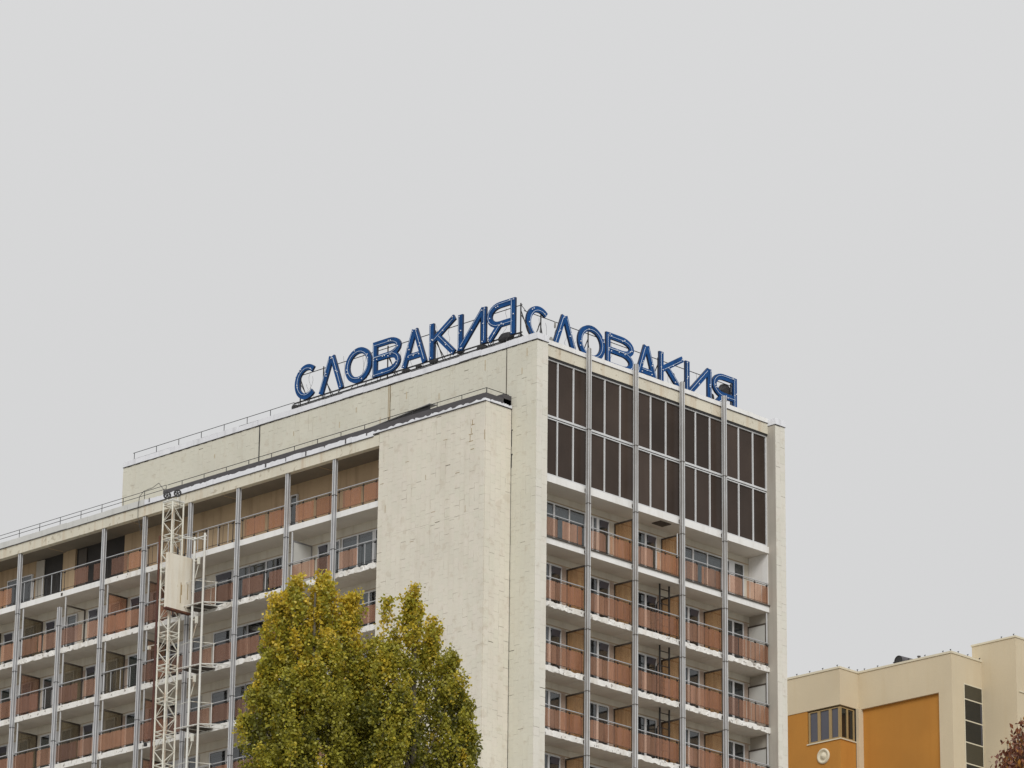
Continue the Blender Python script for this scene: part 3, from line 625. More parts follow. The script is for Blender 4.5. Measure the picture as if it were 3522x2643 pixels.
# ================================================================== ROOFTOP SIGNS
H = 1.72; SW = .285
def arc(cx, cy, rx, ry, a0, a1, n=14): return [(cx + rx * math.cos(math.radians(a0 + (a1 - a0) * i / n)), cy + ry * math.sin(math.radians(a0 + (a1 - a0) * i / n))) for i in range(n + 1)]
def letter_paths(ch, Wd):
    h = SW / 2
    if ch == 'S': return [arc(Wd / 2, H / 2, Wd / 2 - h, H / 2 - h, 48, 312, 26)]
    if ch == 'O': return [arc(Wd / 2, H / 2, Wd / 2 - h, H / 2 - h, 90, 450, 32)]
    if ch == 'L': return [[(h, 0), (Wd / 2 - .03, H)], [(Wd - h, 0), (Wd / 2 + .03, H)]]
    if ch == 'A': return [[(h, 0), (Wd / 2 - .03, H)], [(Wd - h, 0), (Wd / 2 + .03, H)], [(Wd * .27, .45), (Wd * .73, .45)]]
    if ch == 'V':
        m = H * .52; r1 = (H - h - m) / 2; r2 = (m - h) / 2
        return [[(h, 0), (h, H)], [(h, H - h)] + arc(Wd * .56, m + r1, Wd * .37, r1, 90, -90, 12) + [(h, m)], [(h, m)] + arc(Wd * .58, h + r2, Wd * .42 - h, r2, 90, -90, 12) + [(h, h)]]
    if ch == 'K': return [[(h, 0), (h, H)], [(h + .05, H * .50), (Wd - h, H)], [(Wd * .30, H * .60), (Wd - h, 0)]]
    if ch == 'I': return [[(h, 0), (h, H)], [(Wd - h, 0), (Wd - h, H)], [(h + .02, .06), (Wd - h - .02, H - .06)]]
    if ch == 'Y':
        m = H * .38; r = (H - h - m) / 2
        return [[(Wd - h, 0), (Wd - h, H)], [(Wd - h, H - h)] + arc(Wd * .45, m + r, Wd * .45 - h, r, 90, 270, 12) + [(Wd - h, m)], [(Wd * .45, m), (h, 0)]]
def offset(path, k):
    out = []; n = len(path); closed = math.dist(path[0], path[-1]) < 1e-6
    for i, p in enumerate(path):
        a = path[i - 1] if i else (path[-2] if closed else None); c = path[i + 1] if i < n - 1 else (path[1] if closed else None)
        d1 = Vector((p[0] - a[0], p[1] - a[1])).normalized() if a else None; d2 = Vector((c[0] - p[0], c[1] - p[1])).normalized() if c else None
        d1 = d1 or d2; d2 = d2 or d1; t = (d1 + d2)
        t = t.normalized() if t.length > 1e-5 else d1
        nn = Vector((-t.y, t.x)); cs = max(.45, nn.dot(Vector((-d1.y, d1.x)))); out.append((p[0] + nn.x * k / cs, p[1] + nn.y * k / cs))
    return out
def make_sign(name, label, F, d, spans, z0, mirror):
    s_start = spans[0][1]
    root = thing(name, label, 'sign', ((*((s_start, d) if F == 'R' else (d, s_start)), 15.0 + G)))
    def pt(a, v, dd, base): return fp(F, base + (-a if mirror else a), d + dd, z0 + v)
    for ch, sa, sb in spans:
        Wd = abs(sb - sa); b = MB(); tb = MB(); cb = MB()
        for k, path in enumerate(letter_paths(ch, Wd)):
            l_, r_ = offset(path, SW / 2), offset(path, -SW / 2); dk = -.003 * k; n = len(path)
            vs = []
            for p, q in zip(l_, r_): vs += [pt(*p, dk, sa), pt(*q, dk, sa), pt(*q, .11 + dk, sa), pt(*p, .11 + dk, sa)]
            fs = []; mi = []
            for i in range(n - 1):
                e, g = 4 * i, 4 * i + 4
                fs += [(e, g, g + 1, e + 1), (e + 1, g + 1, g + 2, e + 2), (e + 2, g + 2, g + 3, e + 3), (e + 3, g + 3, g, e)]; mi += [0, 1, 1, 1]
            fs += [(0, 1, 2, 3), (4 * n - 1, 4 * n - 2, 4 * n - 3, 4 * n - 4)]; mi += [1, 1]
            m0 = len(b.v); b.v += vs; b.f += [tuple(m0 + i for i in f) for f in fs]; b.mi += mi
            tp = offset(path, SW * (.20 if k % 2 == 0 else -.16))
            if len(tp) == 2:   # stop the tube short of the stroke ends
                A, B_ = Vector(tp[0]), Vector(tp[1]); tp = [tuple(A.lerp(B_, .06)), tuple(A.lerp(B_, .93))]
            for p, q in zip(tp[:-1], tp[1:]): tb.bar(pt(*p, -.04, sa), pt(*q, -.035, sa), .0105, 4)
            tot = [0]
            for p, q in zip(path[:-1], path[1:]): tot.append(tot[-1] + math.dist(p, q))
            for f in (.04, .48, .54, .95) if len(path) == 2 else (.05, .27, .31, .52, .56, .80, .84):
                if random.random() < .15: continue
                T = f * tot[-1]; j = max(i for i in range(len(tot)) if tot[i] <= T); j = min(j, len(path) - 2)
                u_ = (T - tot[j]) / max(1e-6, tot[j + 1] - tot[j]); c = Vector(path[j]).lerp(Vector(path[j + 1]), u_)
                tn = (Vector(path[j + 1]) - Vector(path[j])).normalized(); c += Vector((-tn.y, tn.x)) * random.choice((-.07, 0.05, .0))
                x, y, z = pt(c.x, c.y, -.03, sa); cb.box(x - .018, x + .018, y - .018, y + .018, z - .022, z + .022)
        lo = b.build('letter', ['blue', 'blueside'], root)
        tb.build('neon_tube', 'neon', lo); o = cb.build('tube_holders', 'clip', lo); o['kind'] = 'stuff'
    return root
def frame(root, F, d, sa, sb, z0, mirror, posts):
    lo, hi = min(sa, sb), max(sa, sb)
    for (dd, z, r) in ((.16, z0 + 1.32, .02), (.16, z0 + .02, .038), (.16, z0 - .14, .034), (.75, z0 - .30, .035), (.10, z0 - .24, .026)):
        MB().bar(fp(F, lo - .1, d + dd, z), fp(F, hi + .1, d + dd, z), r, 5).build('frame_rail', 'black', root)
    for i, s in enumerate(posts):
        MB().bar(fp(F, s, d + .17, 14.97), fp(F, s, d + .17, z0 + 1.42), .032, 6).build('frame_post', 'black', root)
        MB().bar(fp(F, s, d + .17, z0 + 1.1), fp(F, s + (-.0 if mirror else .0), d + 1.1, 15.0), .024, 5).build('frame_strut', 'black', root)
        MB().bar(fp(F, s, d + .17, z0 + .9), fp(F, s + .75 * (-1 if mirror else 1), d + .5, 15.0), .02, 5).build('frame_strut', 'black', root)
    s = lo
    while s < hi:       # low trestles under the letters
        e = s + random.uniform(-.25, .25)
        MB().bar(fp(F, s, d + .1, z0 - .02), fp(F, e, d - .15 if F == 'L' else d + .0, 15.15), .018, 5).build('frame_strut', 'black', root)
        MB().bar(fp(F, s + .3, d + .75, z0 - .30), fp(F, s + .1, d + .05, 15.12), .018, 5).build('frame_strut', 'black', root)
        s += random.uniform(.7, 1.1)
    # thin feed wires hanging behind the letters
    for i in range(16):
        s = random.uniform(lo, hi); pts = []; z = z0 + random.uniform(.7, 1.65); 
        for k in range(7): pts.append(fp(F, s + .05 * math.sin(k * 1.7 + i) + k * random.uniform(-.04, .05), d + .13, z - k * (z - z0 + .3) / 7))
        MB().path(pts, .007, 3).build('feed_wire', 'black', root)
spL = [('S', 16.09, 14.50), ('L', 14.44, 12.78), ('O', 12.68, 10.92), ('V', 10.84, 9.03), ('A', 8.93, 7.29), ('K', 7.14, 5.40), ('I', 5.30, 3.52), ('Y', 3.46, 1.70)]
sgL = make_sign('rooftop_sign', 'blue Cyrillic sign on the left roof edge, ending at the building corner', 'L', .30, spL, 15.60, True)
frame(sgL, 'L', .30, 16.1, 1.5, 15.60, True, [15.85, 14.3, 10.0, 6.9, 4.0, 1.50])
k = 0.66; H = 1.70; SW = .285
spR = [('S', .35 + k, 2.0 + k), ('L', 2.02 + k, 3.66 + k), ('O', 3.72 + k, 5.52 + k), ('V', 5.60 + k, 7.46 + k), ('A', 7.55 + k, 9.13 + k), ('K', 9.22 + k, 10.98 + k), ('I', 11.03 + k, 12.86 + k), ('Y', 12.92 + k, 14.66 + k)]
sgR = make_sign('rooftop_sign', 'blue Cyrillic sign above the bronze glazing, partly hidden behind the white coping', 'R', 1.65, spR, 15.56, False)
frame(sgR, 'R', 1.65, 1.1, 15.3, 15.56, False, [2.1, 5.22, 9.95, 11.95, 15.05])
MB().bar((.47, 1.50, 16.95), (1.1, 1.81, 16.9), .016, 5).bar((.47, 1.50, 15.6), (1.2, 1.8, 15.5), .02, 5).bar((.47, 1.5, 15.75), (1.6, 2.4, 15.2), .02, 5).build('tie_rod', 'black', sgL)
# transformer boxes and bundled rubbish hanging in the frames
def lump(root, c, sx, sy, sz, m='black', name='transformer'):
    b = MB(); x, y, z = c; n = 10; rows = 5; vs = []
    for i in range(rows + 1):
        ph = math.pi * i / rows - math.pi / 2
        for j in range(n):
            a = 2 * math.pi * j / n; rr = max(.12, math.cos(ph)) ** .5 * random.uniform(.85, 1.1); vs.append((x + sx * rr * math.cos(a), y + sy * rr * math.sin(a), z + sz * math.sin(ph)))
    fs = [(i * n + j, i * n + (j + 1) % n, (i + 1) * n + (j + 1) % n, (i + 1) * n + j) for i in range(rows) for j in range(n)] + [tuple(range(n))[::-1], tuple(rows * n + j for j in range(n))]
    b.add(vs, fs); b.build(name, m, root)
for c, s in (((.55, 2.45, 15.62), (.25, .45, .22)), ((.45, 3.9, 15.45), (.15, .35, .12)), ((.4, 6.9, 15.5), (.12, .3, .1)), ((.4, 8.7, 15.46), (.12, .28, .09)), ((.3, 16.0, 15.30), (.16, .2, .16)), ((.5, 5.3, 15.62), (.14, .22, .1)), ((.4, 7.9, 15.5), (.1, .2, .07))): lump(sgL, c, *s)
for c, s in (((3.85, 1.8, 15.72), (.38, .2, .1)), ((9.05, 1.8, 15.66), (.4, .15, .06)), ((14.8, 1.95, 16.62), (.42, .2, .30)), ((13.75, 1.9, 15.9), (.2, .15, .3)), ((11.05, 1.9, 16.4), (.12, .1, .12))): lump(sgR, c, *s)
lump(sgR, (2.85, 1.65, 16.65), .05, .05, .16, 'concrete', 'lamp'); lump(sgR, (2.6, 1.65, 15.85), .09, .08, .16, 'concrete', 'lamp')

# ================================================================== HOIST MAST
mast = thing('construction_hoist', 'cream lattice hoist mast before the left balconies, two black pulleys on top', 'hoist', (-2.87, 20.74, 0))
A = (-3.2, 20.42); B = (-3.2, 21.07); C = (-2.53, 20.42); D = (-2.53, 21.07)
def mbar(name, a, b_, r, m='cream_steel', parent=mast, n=6): return MB().bar(a, b_, r, n).build(name, m, parent)
ring0 = 9.28; HS = 1.57
k = -1
zz = ring0 + 1.56
levels = [10.86] + [ring0 - HS * i for i in range(0, 37)]
sides = ((A, B), (A, C), (B, D), (C, D))
for i, z in enumerate(levels[:-1]):
    zn = levels[i + 1]; b = MB()
    for p, q in sides:
        for dz in ((.0, -.19) if i else (.0, -.12)): b.bar((*p, z + dz), (*q, z + dz), .034, 5)
    b.bar((*A, z - .1), (*D, z - .1), .015, 4)
    sec = b.build('mast_section', 'cream_steel', mast)
    zm = (z + zn) / 2 - .1
    if i < 11:
        for p in (A, B, C, D): MB().bar((*p, z + .02), (*p, zn + .02), .043 if p != D else .035, 8).build('leg', 'cream_steel', sec)
        for p, q in ((B, A), (C, A), (B, D), (C, D)):
            for zt in (z - .15, zn + .05): MB().bar((*p, zm), (q[0], q[1], zt), .02 if q == A else .014, 5).build('brace', 'cream_steel', sec)
            if q == A: MB().bar((*p, zm), (*q, zm), .018, 5).build('brace', 'cream_steel', sec)
    else:
        b = MB()
        for p in (A, B, C, D): b.bar((*p, z), (*p, zn), .043, 6)
        for p, q in ((B, A), (C, A), (B, D), (C, D)):
            for zt in (z - .15, zn + .05): b.bar((*p, zm), (q[0], q[1], zt), .02, 4)
        b.build('lattice', 'cream_steel', sec)
b = MB(); b.box(-3.45, -2.4, 20.3, 21.2, -G + .005, -G + .35); b.build('base_block', 'concrete', mast)
# pulleys
def wheel(c, ax):
    b = MB(); R1, R2, n = .185, .11, 20; x, y, z = c; vs = []; fs = []
    tv = Vector((-ax.y, ax.x, 0)); up = Vector((0, 0, 1)); base = Vector(c)
    for i in range(n):
        t = 2 * math.pi * i / n; dr = tv * math.cos(t) + up * math.sin(t)
        for rr, k in ((R1, -.03), (R1, .03), (R2, .03), (R2, -.03)): vs.append(tuple(base + dr * rr + ax * k))
    for i in range(n):
        a, c_ = 4 * i, 4 * ((i + 1) % n)
        for k in range(4): fs.append((a + k, c_ + k, c_ + (k + 1) % 4, a + (k + 1) % 4))
    b.add(vs, fs)
    for i in range(5):
        t = 2 * math.pi * i / 5 + .3; b.bar(base, base + (tv * math.cos(t) + up * math.sin(t)) * R2, .028, 5)
    b.bar(base - ax * .06, base + ax * .06, .045, 8); b.build('pulley', 'black', mast)
    MB().bar((x + .02, y, 10.9), (x + .02, y, z), .03, 6).build('pulley_bracket', 'white_pole', mast)
axv = Vector((-.8, -.6, 0)).normalized()
wheel((-3.20, 20.84, 11.22), axv); wheel((-2.93, 20.42, 11.30), axv)
b = MB(); b.box(-3.25, -2.5, 20.38, 20.46, 10.9, 10.98); b.box(-3.24, -3.16, 20.4, 21.1, 10.9, 10.97); b.build('pulley_beam', 'white_pole', mast)
mbar('hoist_rope', (-2.80, 20.38, 11.30), (-2.86, 20.34, 8.6), .010, 'black', n=4)
mbar('rope_clamp', (-2.86, 20.33, 8.25), (-2.86, 20.33, 8.55), .05, 'black'); mbar('rope_clamp', (-2.86, 20.33, 8.55), (-2.86, 20.33, 8.68), .035, 'black')
# cream car panel
b = MB(); b.box(-3.60, -2.08, 20.16, 20.30, 5.60, 8.24); p = b.build('hoist_car', 'cream_panel', mast)
b = MB(); b.box(-3.62, -2.06, 20.12, 20.34, 5.52, 5.60); b.build('bottom_edge', 'rust', p)
for x, z, h_ in ((-2.75, 6.95, 1.0), (-2.70, 6.85, .5), (-2.33, 6.95, .75), (-2.55, 6.9, .35), (-2.95, 6.8, .12)): ub('rust_streak', 'nframe' if h_ > .4 else 'ntrim', p, x, x + .04, 20.155, 20.16, z - h_, z)
# red-brown pipe
mbar('riser_pipe', (-3.24, 21.20, -G + .02), (-3.24, 21.20, 9.3), .055, 'rust')
# landing gate poles and platforms
for (y, zt) in ((19.68, 9.02), (18.98, 9.08)): mbar('gate_pole', (-2.4, y, -G + .02), (-2.4, y, zt + .1), .055, 'white_pole', n=8)
mbar('tie_bar', (-2.53, 20.42, 9.22), (-2.4, 19.68, 9.0), .03, 'white_pole'); mbar('tie_bar', (-2.53, 20.42, 9.30), (-1.5, 19.9, 9.25), .026, 'white_pole'); mbar('tie_bar', (-2.45, 19.75, 9.0), (-2.38, 18.9, 9.05), .045, 'white_pole')
for z in (5.85, 2.90, .05, -2.8):
    b = MB(); b.bar((-2.53, 20.5, z), (-2.4, 18.9, z), .03, 5); b.bar((-2.4, 18.95, z), (-1.46, 18.1, z), .03, 5); b.bar((-2.4, 19.7, z - .08), (-1.46, 19.5, z - .08), .03, 5); b.bar((-2.4, 18.95, z - .12), (-1.46, 18.5, z - .12), .02, 5)
    pl = b.build('landing_platform', 'white_pole', mast); ub('deck_board', 'darkbrown', pl, -2.35, -1.46, 19.0, 20.3, z - .05, z - .015)
    for yy in (19.0, 19.5, 20.0): mbar('toe_bar', (-2.3, yy, z + .03), (-1.5, yy + .05, z + .03), .02, 'cream_steel', pl)
    mbar('gate_rail', (-2.4, 19.68, z + 1.2), (-1.5, 19.0, z + 1.15), .018, 'cream_steel', pl); mbar('gate_rail', (-2.4, 20.4, z + 1.15), (-2.4, 19.68, z + 1.2), .018, 'white_pole', pl)
    mbar('gate_rail', (-1.6, 19.0, z), (-1.6, 19.0, z + 1.15), .018, 'white_pole', pl)
for z in (7.85, 5.0, 2.2, -.6):
    b = MB(); b.bar((-2.4, 19.62, z + .1), (-2.42, 19.35, z + .08), .03, 5); b.box(-2.5, -2.4, 19.25, 19.36, z - .12, z + .22); b.bar((-2.44, 19.3, z - .1), (-2.42, 19.55, z - .75), .022, 5); b.build('gate_latch', 'cream_steel', mast)
for z in (4.05, -.55): 
    b = MB(); b.bar((-3.2, 21.0, z), (-3.25, 21.75, z + .02), .02, 5); b.box(-3.30, -3.2, 21.55, 21.7, z - .16, z - .02); b.build('limit_switch_arm', 'cream_steel' if z > 0 else 'black', mast)
# loose cable
cab = MB(); pts = [(-3.1, 20.9, 11.25), (-2.4, 22.4, 12.35), (-1.75, 23.6, 12.52), (-1.72, 24.25, 12.50), (-1.72, 24.55, 12.30), (-1.73, 24.62, 11.8), (-1.73, 24.60, 11.3), (-1.70, 24.50, 10.9), (-1.66, 24.40, 10.4)]
co = cab.path(pts, .014, 5).build('loose_cable', 'black'); co['label'] = 'loose black cable drooping over the roof edge left of the hoist pulleys'; co['category'] = 'cable'

# ================================================================== NEIGHBOUR
nb = thing('neighbour_building', 'beige and orange stucco building with a corner window behind the hotel on the right', 'building', (50, 15, 0))
b = MB(); b.box(40.0, 62, 16.07, 34, 8.80, 10.76); b.box(41.52, 62, 9.78, 16.07, 8.785, 10.76); b.box(41.52, 62, 9.78, 10.655, BOT, 8.785); b.box(41.30, 62, 15.885, 16.07, BOT, 8.785)
b.box(41.68, 62, 10.655, 15.885, BOT, 8.785, 1)
b.box(40.03, 62, 18.36, 34, BOT, 8.80, 1); b.box(40.03, 41.3, 16.10, 18.36, BOT, 6.98, 1)
b.box(44.07, 62, 7.52, 10.39, BOT, 11.72)
b.build('wall', ['ncream', 'norange'], nb)
MB().box(41.3, 62, 16.10, 18.36, BOT, 8.8).build('inner_wall', 'dark', nb)
b = MB(); b.box(39.96, 62, 16.03, 34.04, 10.76, 10.87); b.box(41.48, 62, 9.74, 16.03, 10.762, 10.872); b.box(44.03, 62, 7.48, 10.43, 11.72, 11.82)
b.build('roof_coping', 'ntrim', nb)
for z in (8.84, 7.06): ub('ledge', 'ntrim', nb, 44.25, 62, 7.47, 7.515, z - .03, z + .03)
# roof clips
for p in [(39.97, y) for y in (19.0, 18.1, 17.2, 16.2)] + [(x, 16.0) for x in (40.7, 41.4)] + [(41.5, y) for y in (15.6, 14.7, 13.6, 12.6, 11.5, 10.3, 9.8)] + [(x, 9.76) for x in (42.1, 42.9, 43.9)] + [(44.05, 8.4), (44.05, 7.6)]:
    z = 10.87 if p[0] != 44.05 else 11.82; MB().bar((*p, z), (*p, z + .07), .018, 5).bar((p[0], p[1] - .04, z + .08), (p[0], p[1] + .05, z + .07), .02, 5).build('roof_clip', 'black', nb)
# corner window
def nwin(panes, z0, z1, F, d, m_f, name='window', proud=.0):
    b = MB(); a = panes[0][0] - .1; c = panes[-1][1] + .1
    fbox(b, F, a, c, d, d + .12, z1, z1 + .05); fbox(b, F, a, c, d, d + .12, z0 - .08, z0); fbox(b, F, a, panes[0][0], d, d + .12, z0, z1); fbox(b, F, panes[-1][1], c, d, d + .12, z0, z1)
    for p, q in zip(panes[:-1], panes[1:]): fbox(b, F, p[1], q[0], d, d + .12, z0, z1)
    o = b.build(name, m_f, nb)
    for p in panes: fub('pane', p[2], o, F, p[0], p[1], d + .05, d + .07, z0, z1)
    return o
nwin([(16.27, 16.72, 'npane_grey'), (16.90, 17.50, 'npane_grey'), (17.68, 18.20, 'npane_grey')], 7.08, 8.66, 'L', 40.06, 'nframe')
nwin([(40.19, 40.60, 'npane'), (40.73, 41.14, 'npane')], 7.08, 8.66, 'R', 16.13, 'nframe')
b = MB(); b.box(39.98, 41.29, 16.04, 18.38, 6.93, 6.99); b.build('window_sill', 'ntrim', nb)
# tall window strip
zsz = [9.30, 8.49, 7.35, 6.18, 5.05, 3.9, 2.75, 1.6]
b = MB(); 
for z in zsz: b.box(42.50, 44.02, 9.745, 9.775, z - .03, z + .03)
b.box(42.47, 42.53, 9.74, 9.775, 1.6, 9.33); b.box(43.99, 44.04, 9.74, 9.775, 1.6, 9.33)
st = b.build('stair_window', 'ntrim', nb)
for i, (zt, zb) in enumerate(zip(zsz[:-1], zsz[1:])):
    ub('pane', 'npane_olive' if i in (0, 3, 6) else 'npane', st, 42.53, 43.99, 9.755, 9.777, zb + .03, zt - .03)
    if i in (1, 2): ub('inner_blind', 'npane_grey', st, 43.85, 43.95, 9.748, 9.754, zb + .05, zt - .05)
# round relief
b = MB(); cy, cz = 17.27, 6.18; n = 36; prof = [(.42, .0), (.42, -.05), (.36, -.09), (.30, -.06), (.27, -.02), (.20, -.02), (.17, -.05), (.10, -.11), (.0, -.13)]
vs = []; fs = []
for rr, dd in prof:
    for i in range(n): t = 2 * math.pi * i / n; vs.append((40.03 + dd, cy + rr * math.cos(t), cz + rr * math.sin(t)))
for j in range(len(prof) - 1):
    for i in range(n): fs.append((j * n + i, j * n + (i + 1) % n, (j + 1) * n + (i + 1) % n, (j + 1) * n + i))
b.add(vs, fs); ro = b.build('round_relief', 'ntrim', nb)
for p_ in ro.data.polygons: p_.use_smooth = True
# roof duct and vent
b = MB(); n = 20; vs = []; c0 = Vector((43.3, 14.75, 11.58)); ax = Vector((.99, -.1, .0)).normalized(); tv = Vector((-ax.y, ax.x, 0))
for k_, rr in ((0, .31), (1.0, .31), (1.0, .27), (.05, .27)):
    for i in range(n): t = 2 * math.pi * i / n; vs.append(tuple(c0 + ax * k_ + (tv * math.cos(t) + Vector((0, 0, 1)) * math.sin(t)) * rr))
fs = [(j * n + i, j * n + (i + 1) % n, (j + 1) * n + (i + 1) % n, (j + 1) * n + i) for j in range(3) for i in range(n)]
b.add(vs, fs); b.build('roof_duct', 'membrane', nb)
MB().bar(tuple(c0 + ax * .04), tuple(c0 + ax * .06), .28, 18).build('duct_shade', 'black', nb)  # shaded inside of the duct painted as a black disc
MB().bar((42.5, 12.7, 10.85), (42.5, 12.7, 11.25), .05, 8).bar((42.5, 12.7, 11.2), (42.5, 12.7, 11.32), .055, 8, r2=.11).build('vent_pipe', 'membrane', nb)

# ================================================================== TREES
def leafmat(name, col, tr=.35):
    m = bpy.data.materials.new(name); m.use_nodes = True; t = m.node_tree; l = t.links.new; b = t.nodes['Principled BSDF']
    b.inputs['Roughness'].default_value = .45; b.inputs['Specular IOR Level'].default_value = .45
    gi = N(t, 'ShaderNodeNewGeometry'); r = N(t, 'ShaderNodeMapRange'); r.inputs[3].default_value = .78; r.inputs[4].default_value = 1.28; l(gi.outputs['Random Per Island'], r.inputs[0])
    v = N(t, 'ShaderNodeVectorMath', operation='SCALE'); v.inputs[0].default_value = col; l(r.outputs[0], v.inputs['Scale']); l(v.outputs[0], b.inputs['Base Color'])
    tl = N(t, 'ShaderNodeBsdfTranslucent'); l(v.outputs[0], tl.inputs[0]); mxs = N(t, 'ShaderNodeMixShader'); mxs.inputs[0].default_value = tr
    l(b.outputs[0], mxs.inputs[1]); l(tl.outputs[0], mxs.inputs[2]); l(mxs.outputs[0], t.nodes['Material Output'].inputs[0]); return m
GOLD = leafmat('golden_leaf', (0.62, 0.46, 0.045)); YEL = leafmat('yellow_green_leaf', (0.50, 0.41, 0.045)); OLV = leafmat('olive_leaf', (0.31, 0.285, 0.036)); GRN = leafmat('dark_green_leaf', (0.15, 0.155, 0.026)); LIM = leafmat('lime_leaf', (0.38, 0.36, 0.045))
RED = leafmat('dark_red_leaf', (0.15, 0.05, 0.028), .2); RBR = leafmat('red_brown_leaf', (0.25, 0.095, 0.045), .25); ORG = leafmat('orange_leaf', (0.44, 0.21, 0.05), .3)
def leaves(name, pts, dirs, size, matidx, mats, parent, aspect=.8, droop=0.0):
    """pts Nx3 (world), one folded 4-corner leaf (two triangles) per point"""
    n = len(pts); nrm = rng.normal(size=(n, 3)); nrm /= np.linalg.norm(nrm, axis=1)[:, None]
    ax = rng.normal(size=(n, 3)) + dirs; ax[:, 2] -= droop; ax -= nrm * (ax * nrm).sum(1)[:, None]; ax /= np.linalg.norm(ax, axis=1)[:, None]
    sd_ = np.cross(nrm, ax); s = size[:, None]
    p0 = pts; p1 = pts + ax * s * .45 + sd_ * s * aspect * .5 + nrm * s * .08; p2 = pts + ax * s; p3 = pts + ax * s * .45 - sd_ * s * aspect * .5 + nrm * s * .08
    co = np.stack([p0, p1, p2, p3], 1).reshape(-1, 3).astype(np.float32)
    me = bpy.data.meshes.new(name); me.vertices.add(4 * n); me.vertices.foreach_set('co', co.ravel())
    idx = np.arange(n, dtype=np.int32)[:, None] * 4 + np.array([[0, 1, 2, 0, 2, 3]], dtype=np.int32)
    me.loops.add(6 * n); me.loops.foreach_set('vertex_index', idx.ravel()); me.polygons.add(2 * n)
    me.polygons.foreach_set('loop_start', np.arange(2 * n, dtype=np.int32) * 3)
    me.polygons.foreach_set('material_index', np.repeat(matidx, 2).astype(np.int32))
    for m in mats: me.materials.append(m)
    me.update(calc_edges=True); me.validate()
    o = bpy.data.objects.new(name, me); COL.objects.link(o); o.parent = parent; return o
def poplar(name, label, base, top, prof, nspray, per, leaf, golden, seed, lean=(0, 0), group='poplar crowns', lobes=()):
    """upright poplar: prof(h below top)->crown radius; sprays of leaves on rising twigs"""
    global rng; rng = np.random.default_rng(seed); rnd = random.Random(seed)
    t = thing(name, label, 'tree', (*base, 0), group); bx, by = base
    b = MB(); zs_ = np.linspace(0, top - .4, 14); pr_ = None
    for i, z in enumerate(zs_):
        c = (bx + lean[0] * z / top + .12 * math.sin(z * .4), by + lean[1] * z / top + .1 * math.cos(z * .33), z - G); r = .32 * (1 - z / top) ** .8 + .012
        if pr_: b.bar(pr_[0], c, pr_[1], 8, r2=r)
        pr_ = (c, r)
    tr = b.build('trunk', 'bark', t)
    P_, D_, S_, Mi = [], [], [], []; br = MB(); twigs = MB()
    def axis(z): return np.array([bx + lean[0] * z / top, by + lean[1] * z / top, z])
    for i in range(nspray):
        # more sprays near the top, which is what the street sees
        u = rng.random(); h = 7.5 * rng.random() ** 1.1 if i < nspray * .8 else 7 + (top - 10) * rng.random()
        z = top - h; R = prof(h); a = rng.random() * 2 * math.pi; lo_ = None
        if i < nspray * .86:      # rising side spires, each with its own tip
            lo_ = lobes[rnd.choices(range(len(lobes)), [q[3] for q in lobes])[0]]
            h2 = (top - lo_[1] + 0) ; hh = 6.6 * rng.random() ** 1.15; z = lo_[1] - hh; h = top - z
            R = lo_[2] * (1 - math.exp(-(hh + .05) / .75)) * (1 + .03 * hh)
        lob = 1 + .17 * math.sin(3 * a + seed + 1.4 * h) + .14 * math.sin(5 * a - 2.3 * h + seed)
        rr = R * lob * math.sqrt(rng.random() * .75 + .25) * (1.0 if rng.random() > .06 else 1.12)
        c = axis(z) + np.array([math.cos(a) * rr, math.sin(a) * rr, 0])
        if lo_: c[:2] += np.array([.695, -.719]) * lo_[0] + np.array([.72, .69]) * lo_[4]
        low = lo_ is None and h > 7.5; L_ = rng.uniform(.25, .75) * (1.6 if low else 1)
        d = np.array([math.cos(a) * .25, math.sin(a) * .25, 1.0]); d += rng.normal(size=3) * .22; d /= np.linalg.norm(d)
        m = int(per * rng.uniform(.6, 1.3)) // (3 if low else 1)
        tt = rng.random(m) * L_
        spread = rng.uniform(.045, .085) if not low else .25
        p = c + d * (tt[:, None] - L_ * .5) + rng.normal(size=(m, 3)) * spread * (1.15 - .5 * tt[:, None] / L_)
        P_.append(p); D_.append(np.tile(d * .35 + np.array([0, 0, -.3]), (m, 1))); S_.append(leaf * rng.uniform(.65, 1.2, m) * (2.2 if low else 1))
        # leaf colour: gold towards the tips and the top of the crown, greener below
        g = golden(h, a) + rng.normal() * .26; x = rng.normal(size=m) * .18 + g
        mi = np.where(x > .72, 0, np.where(x > .42, 1, np.where(x > .12, 4, np.where(x > -.25, 2, 3)))); Mi.append(mi)
        if i % 3 == 0 and not low: twigs.bar(tuple(c - d * L_ * .7 - (0, 0, G)), tuple(c + d * L_ * .5 - np.array([0, 0, G])), .007, 4, r2=.003)
        if i % 14 == 0:
            q = axis(z - rng.uniform(1.2, 2.2)); br.bar(tuple(q - (0, 0, G)), tuple(c - (0, 0, G)), .022, 5, r2=.008)
    br.build('branches', 'bark', t)['kind'] = 'stuff'; twigs.build('twigs', 'bark', t)['kind'] = 'stuff'
    P_ = np.concatenate(P_) - np.array([bx, by, 0]); leaves('foliage', P_, np.concatenate(D_), np.concatenate(S_), np.concatenate(Mi), [GOLD, YEL, OLV, GRN, LIM], t)['kind'] = 'stuff'; return t
def pl(k): 
    """piecewise-linear radius profile"""
    xs_, ys_ = zip(*k); return lambda h: float(np.interp(h, xs_, ys_))
def spire(u, v, r_, wgt, u0, dep): return ((u - u0) / 154.0, 27.96 - (v - 2000) / 151.0, r_, wgt, dep)
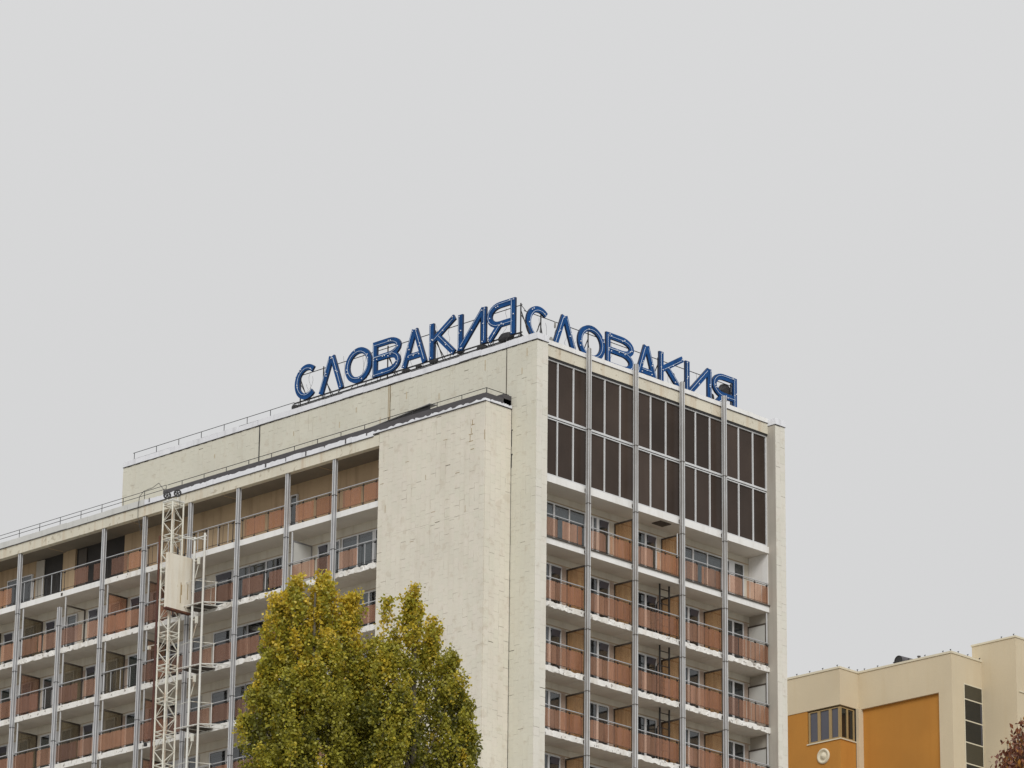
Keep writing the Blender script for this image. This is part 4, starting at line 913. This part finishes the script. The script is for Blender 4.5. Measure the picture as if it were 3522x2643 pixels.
LT = [spire(u, v - 14, r_, w_, 1080, d_) for u, v, r_, w_, d_ in ((1105, 2008, .52, 1.4, .2), (1010, 2040, .50, 1.2, 0), (945, 2095, .42, 1.0, .2), (1195, 2062, .42, 1.0, .25), (1135, 2270, .55, 1.2, -.6), (925, 2300, .55, 1.2, -.1), (1225, 2310, .42, .9, 0), (1020, 2380, .6, 1.0, -.8), (1272, 2235, .34, .7, 0.1))]
RT = [spire(u, v, r_, w_, 1425, d_) for u, v, r_, w_, d_ in ((1328, 2078, .26, .55, .1), (1412, 2058, .30, .8, -.1), (1478, 2150, .36, .9, .3), (1540, 2270, .38, .9, 0), (1592, 2420, .42, .8, .1), (1330, 2260, .48, 1.2, -.5), (1390, 2400, .45, .7, -.6))]
poplar('poplar_tree', 'broad round-topped poplar with golden upper leaves, left of the blank wall', (-65.35, -56.15), 28.0,
       pl([(0, .2), (.6, .6), (1.5, .9), (4.3, 1.3), (7, 1.7), (16, 2.3), (24, 1.0), (30, .3)]), 1400, 125, .080,
       lambda h, a: .82 - .22 * h if h < 2.8 else .02 + .22 * math.sin(h * 2 + 3 * a), 3, group='poplars in front of the hotel', lobes=LT)
poplar('poplar_tree', 'slimmer poplar with pointed wispy tips in front of the blank tiled wall', (-63.85, -57.80), 27.6,
       pl([(0, .10), (.8, .3), (1.6, .6), (3.3, .9), (4.3, 1.1), (7, 1.5), (16, 2.1), (24, 1.0), (30, .3)]), 930, 118, .077,
       lambda h, a: .62 - .20 * h + .1 * math.cos(3 * a) if h < 2.5 else -.05 + .26 * math.sin(h * 1.7 + 2 * a), 8, group='poplars in front of the hotel', lobes=RT)
# copper-leaved tree, lower right corner
rt_ = thing('copper_tree', 'copper red tree with drooping leaves in front of the beige building corner', 'tree', (-61.9, -74.9, 0)); rng = np.random.default_rng(5)
b = MB(); b.bar((-61.9, -74.9, -G), (-61.9, -74.9, -31.2), .22, 8, r2=.05); b.build('trunk', 'bark', rt_)
cx, cy, topz = -61.9, -74.9, 22.15; P_, D_, S_, Mi = [], [], [], []; tw = MB()
for i in range(4200):
    h = 6 * rng.random() ** 1.2; a = rng.random() * 6.283; R = float(np.interp(h, [0, .4, 1.0, 2, 4, 6], [1.3, 1.85, 2.1, 2.25, 2.5, 1.8])) * (1 + .10 * math.sin(4 * a + h)); r = R * math.sqrt(.3 + .7 * rng.random())
    c = np.array([cx + r * math.cos(a), cy + r * math.sin(a), topz - h]); m = 14
    P_.append(c + rng.normal(size=(m, 3)) * .13); D_.append(np.tile([0, 0, -1.6], (m, 1))); S_.append(rng.uniform(.08, .15, m))
    g = rng.random(); Mi.append(np.where(rng.random(m) < .5 + .0, 0, np.where(rng.random(m) < (.75 if h < 1 else .45), 1, 2)))
    if h < 1.2: tw.bar(tuple(c - (0, 0, G + .4)), (c[0] + rng.normal() * .08, c[1] + rng.normal() * .08, c[2] - G + rng.uniform(.05, .42)), .007, 4, r2=.003)
tw.build('twigs', 'twig', rt_)['kind'] = 'stuff'
leaves('foliage', np.concatenate(P_) - np.array([cx, cy, 0]), np.concatenate(D_), np.concatenate(S_), np.concatenate(Mi), [RED, RBR, ORG], rt_, aspect=.5, droop=1.2)['kind'] = 'stuff'
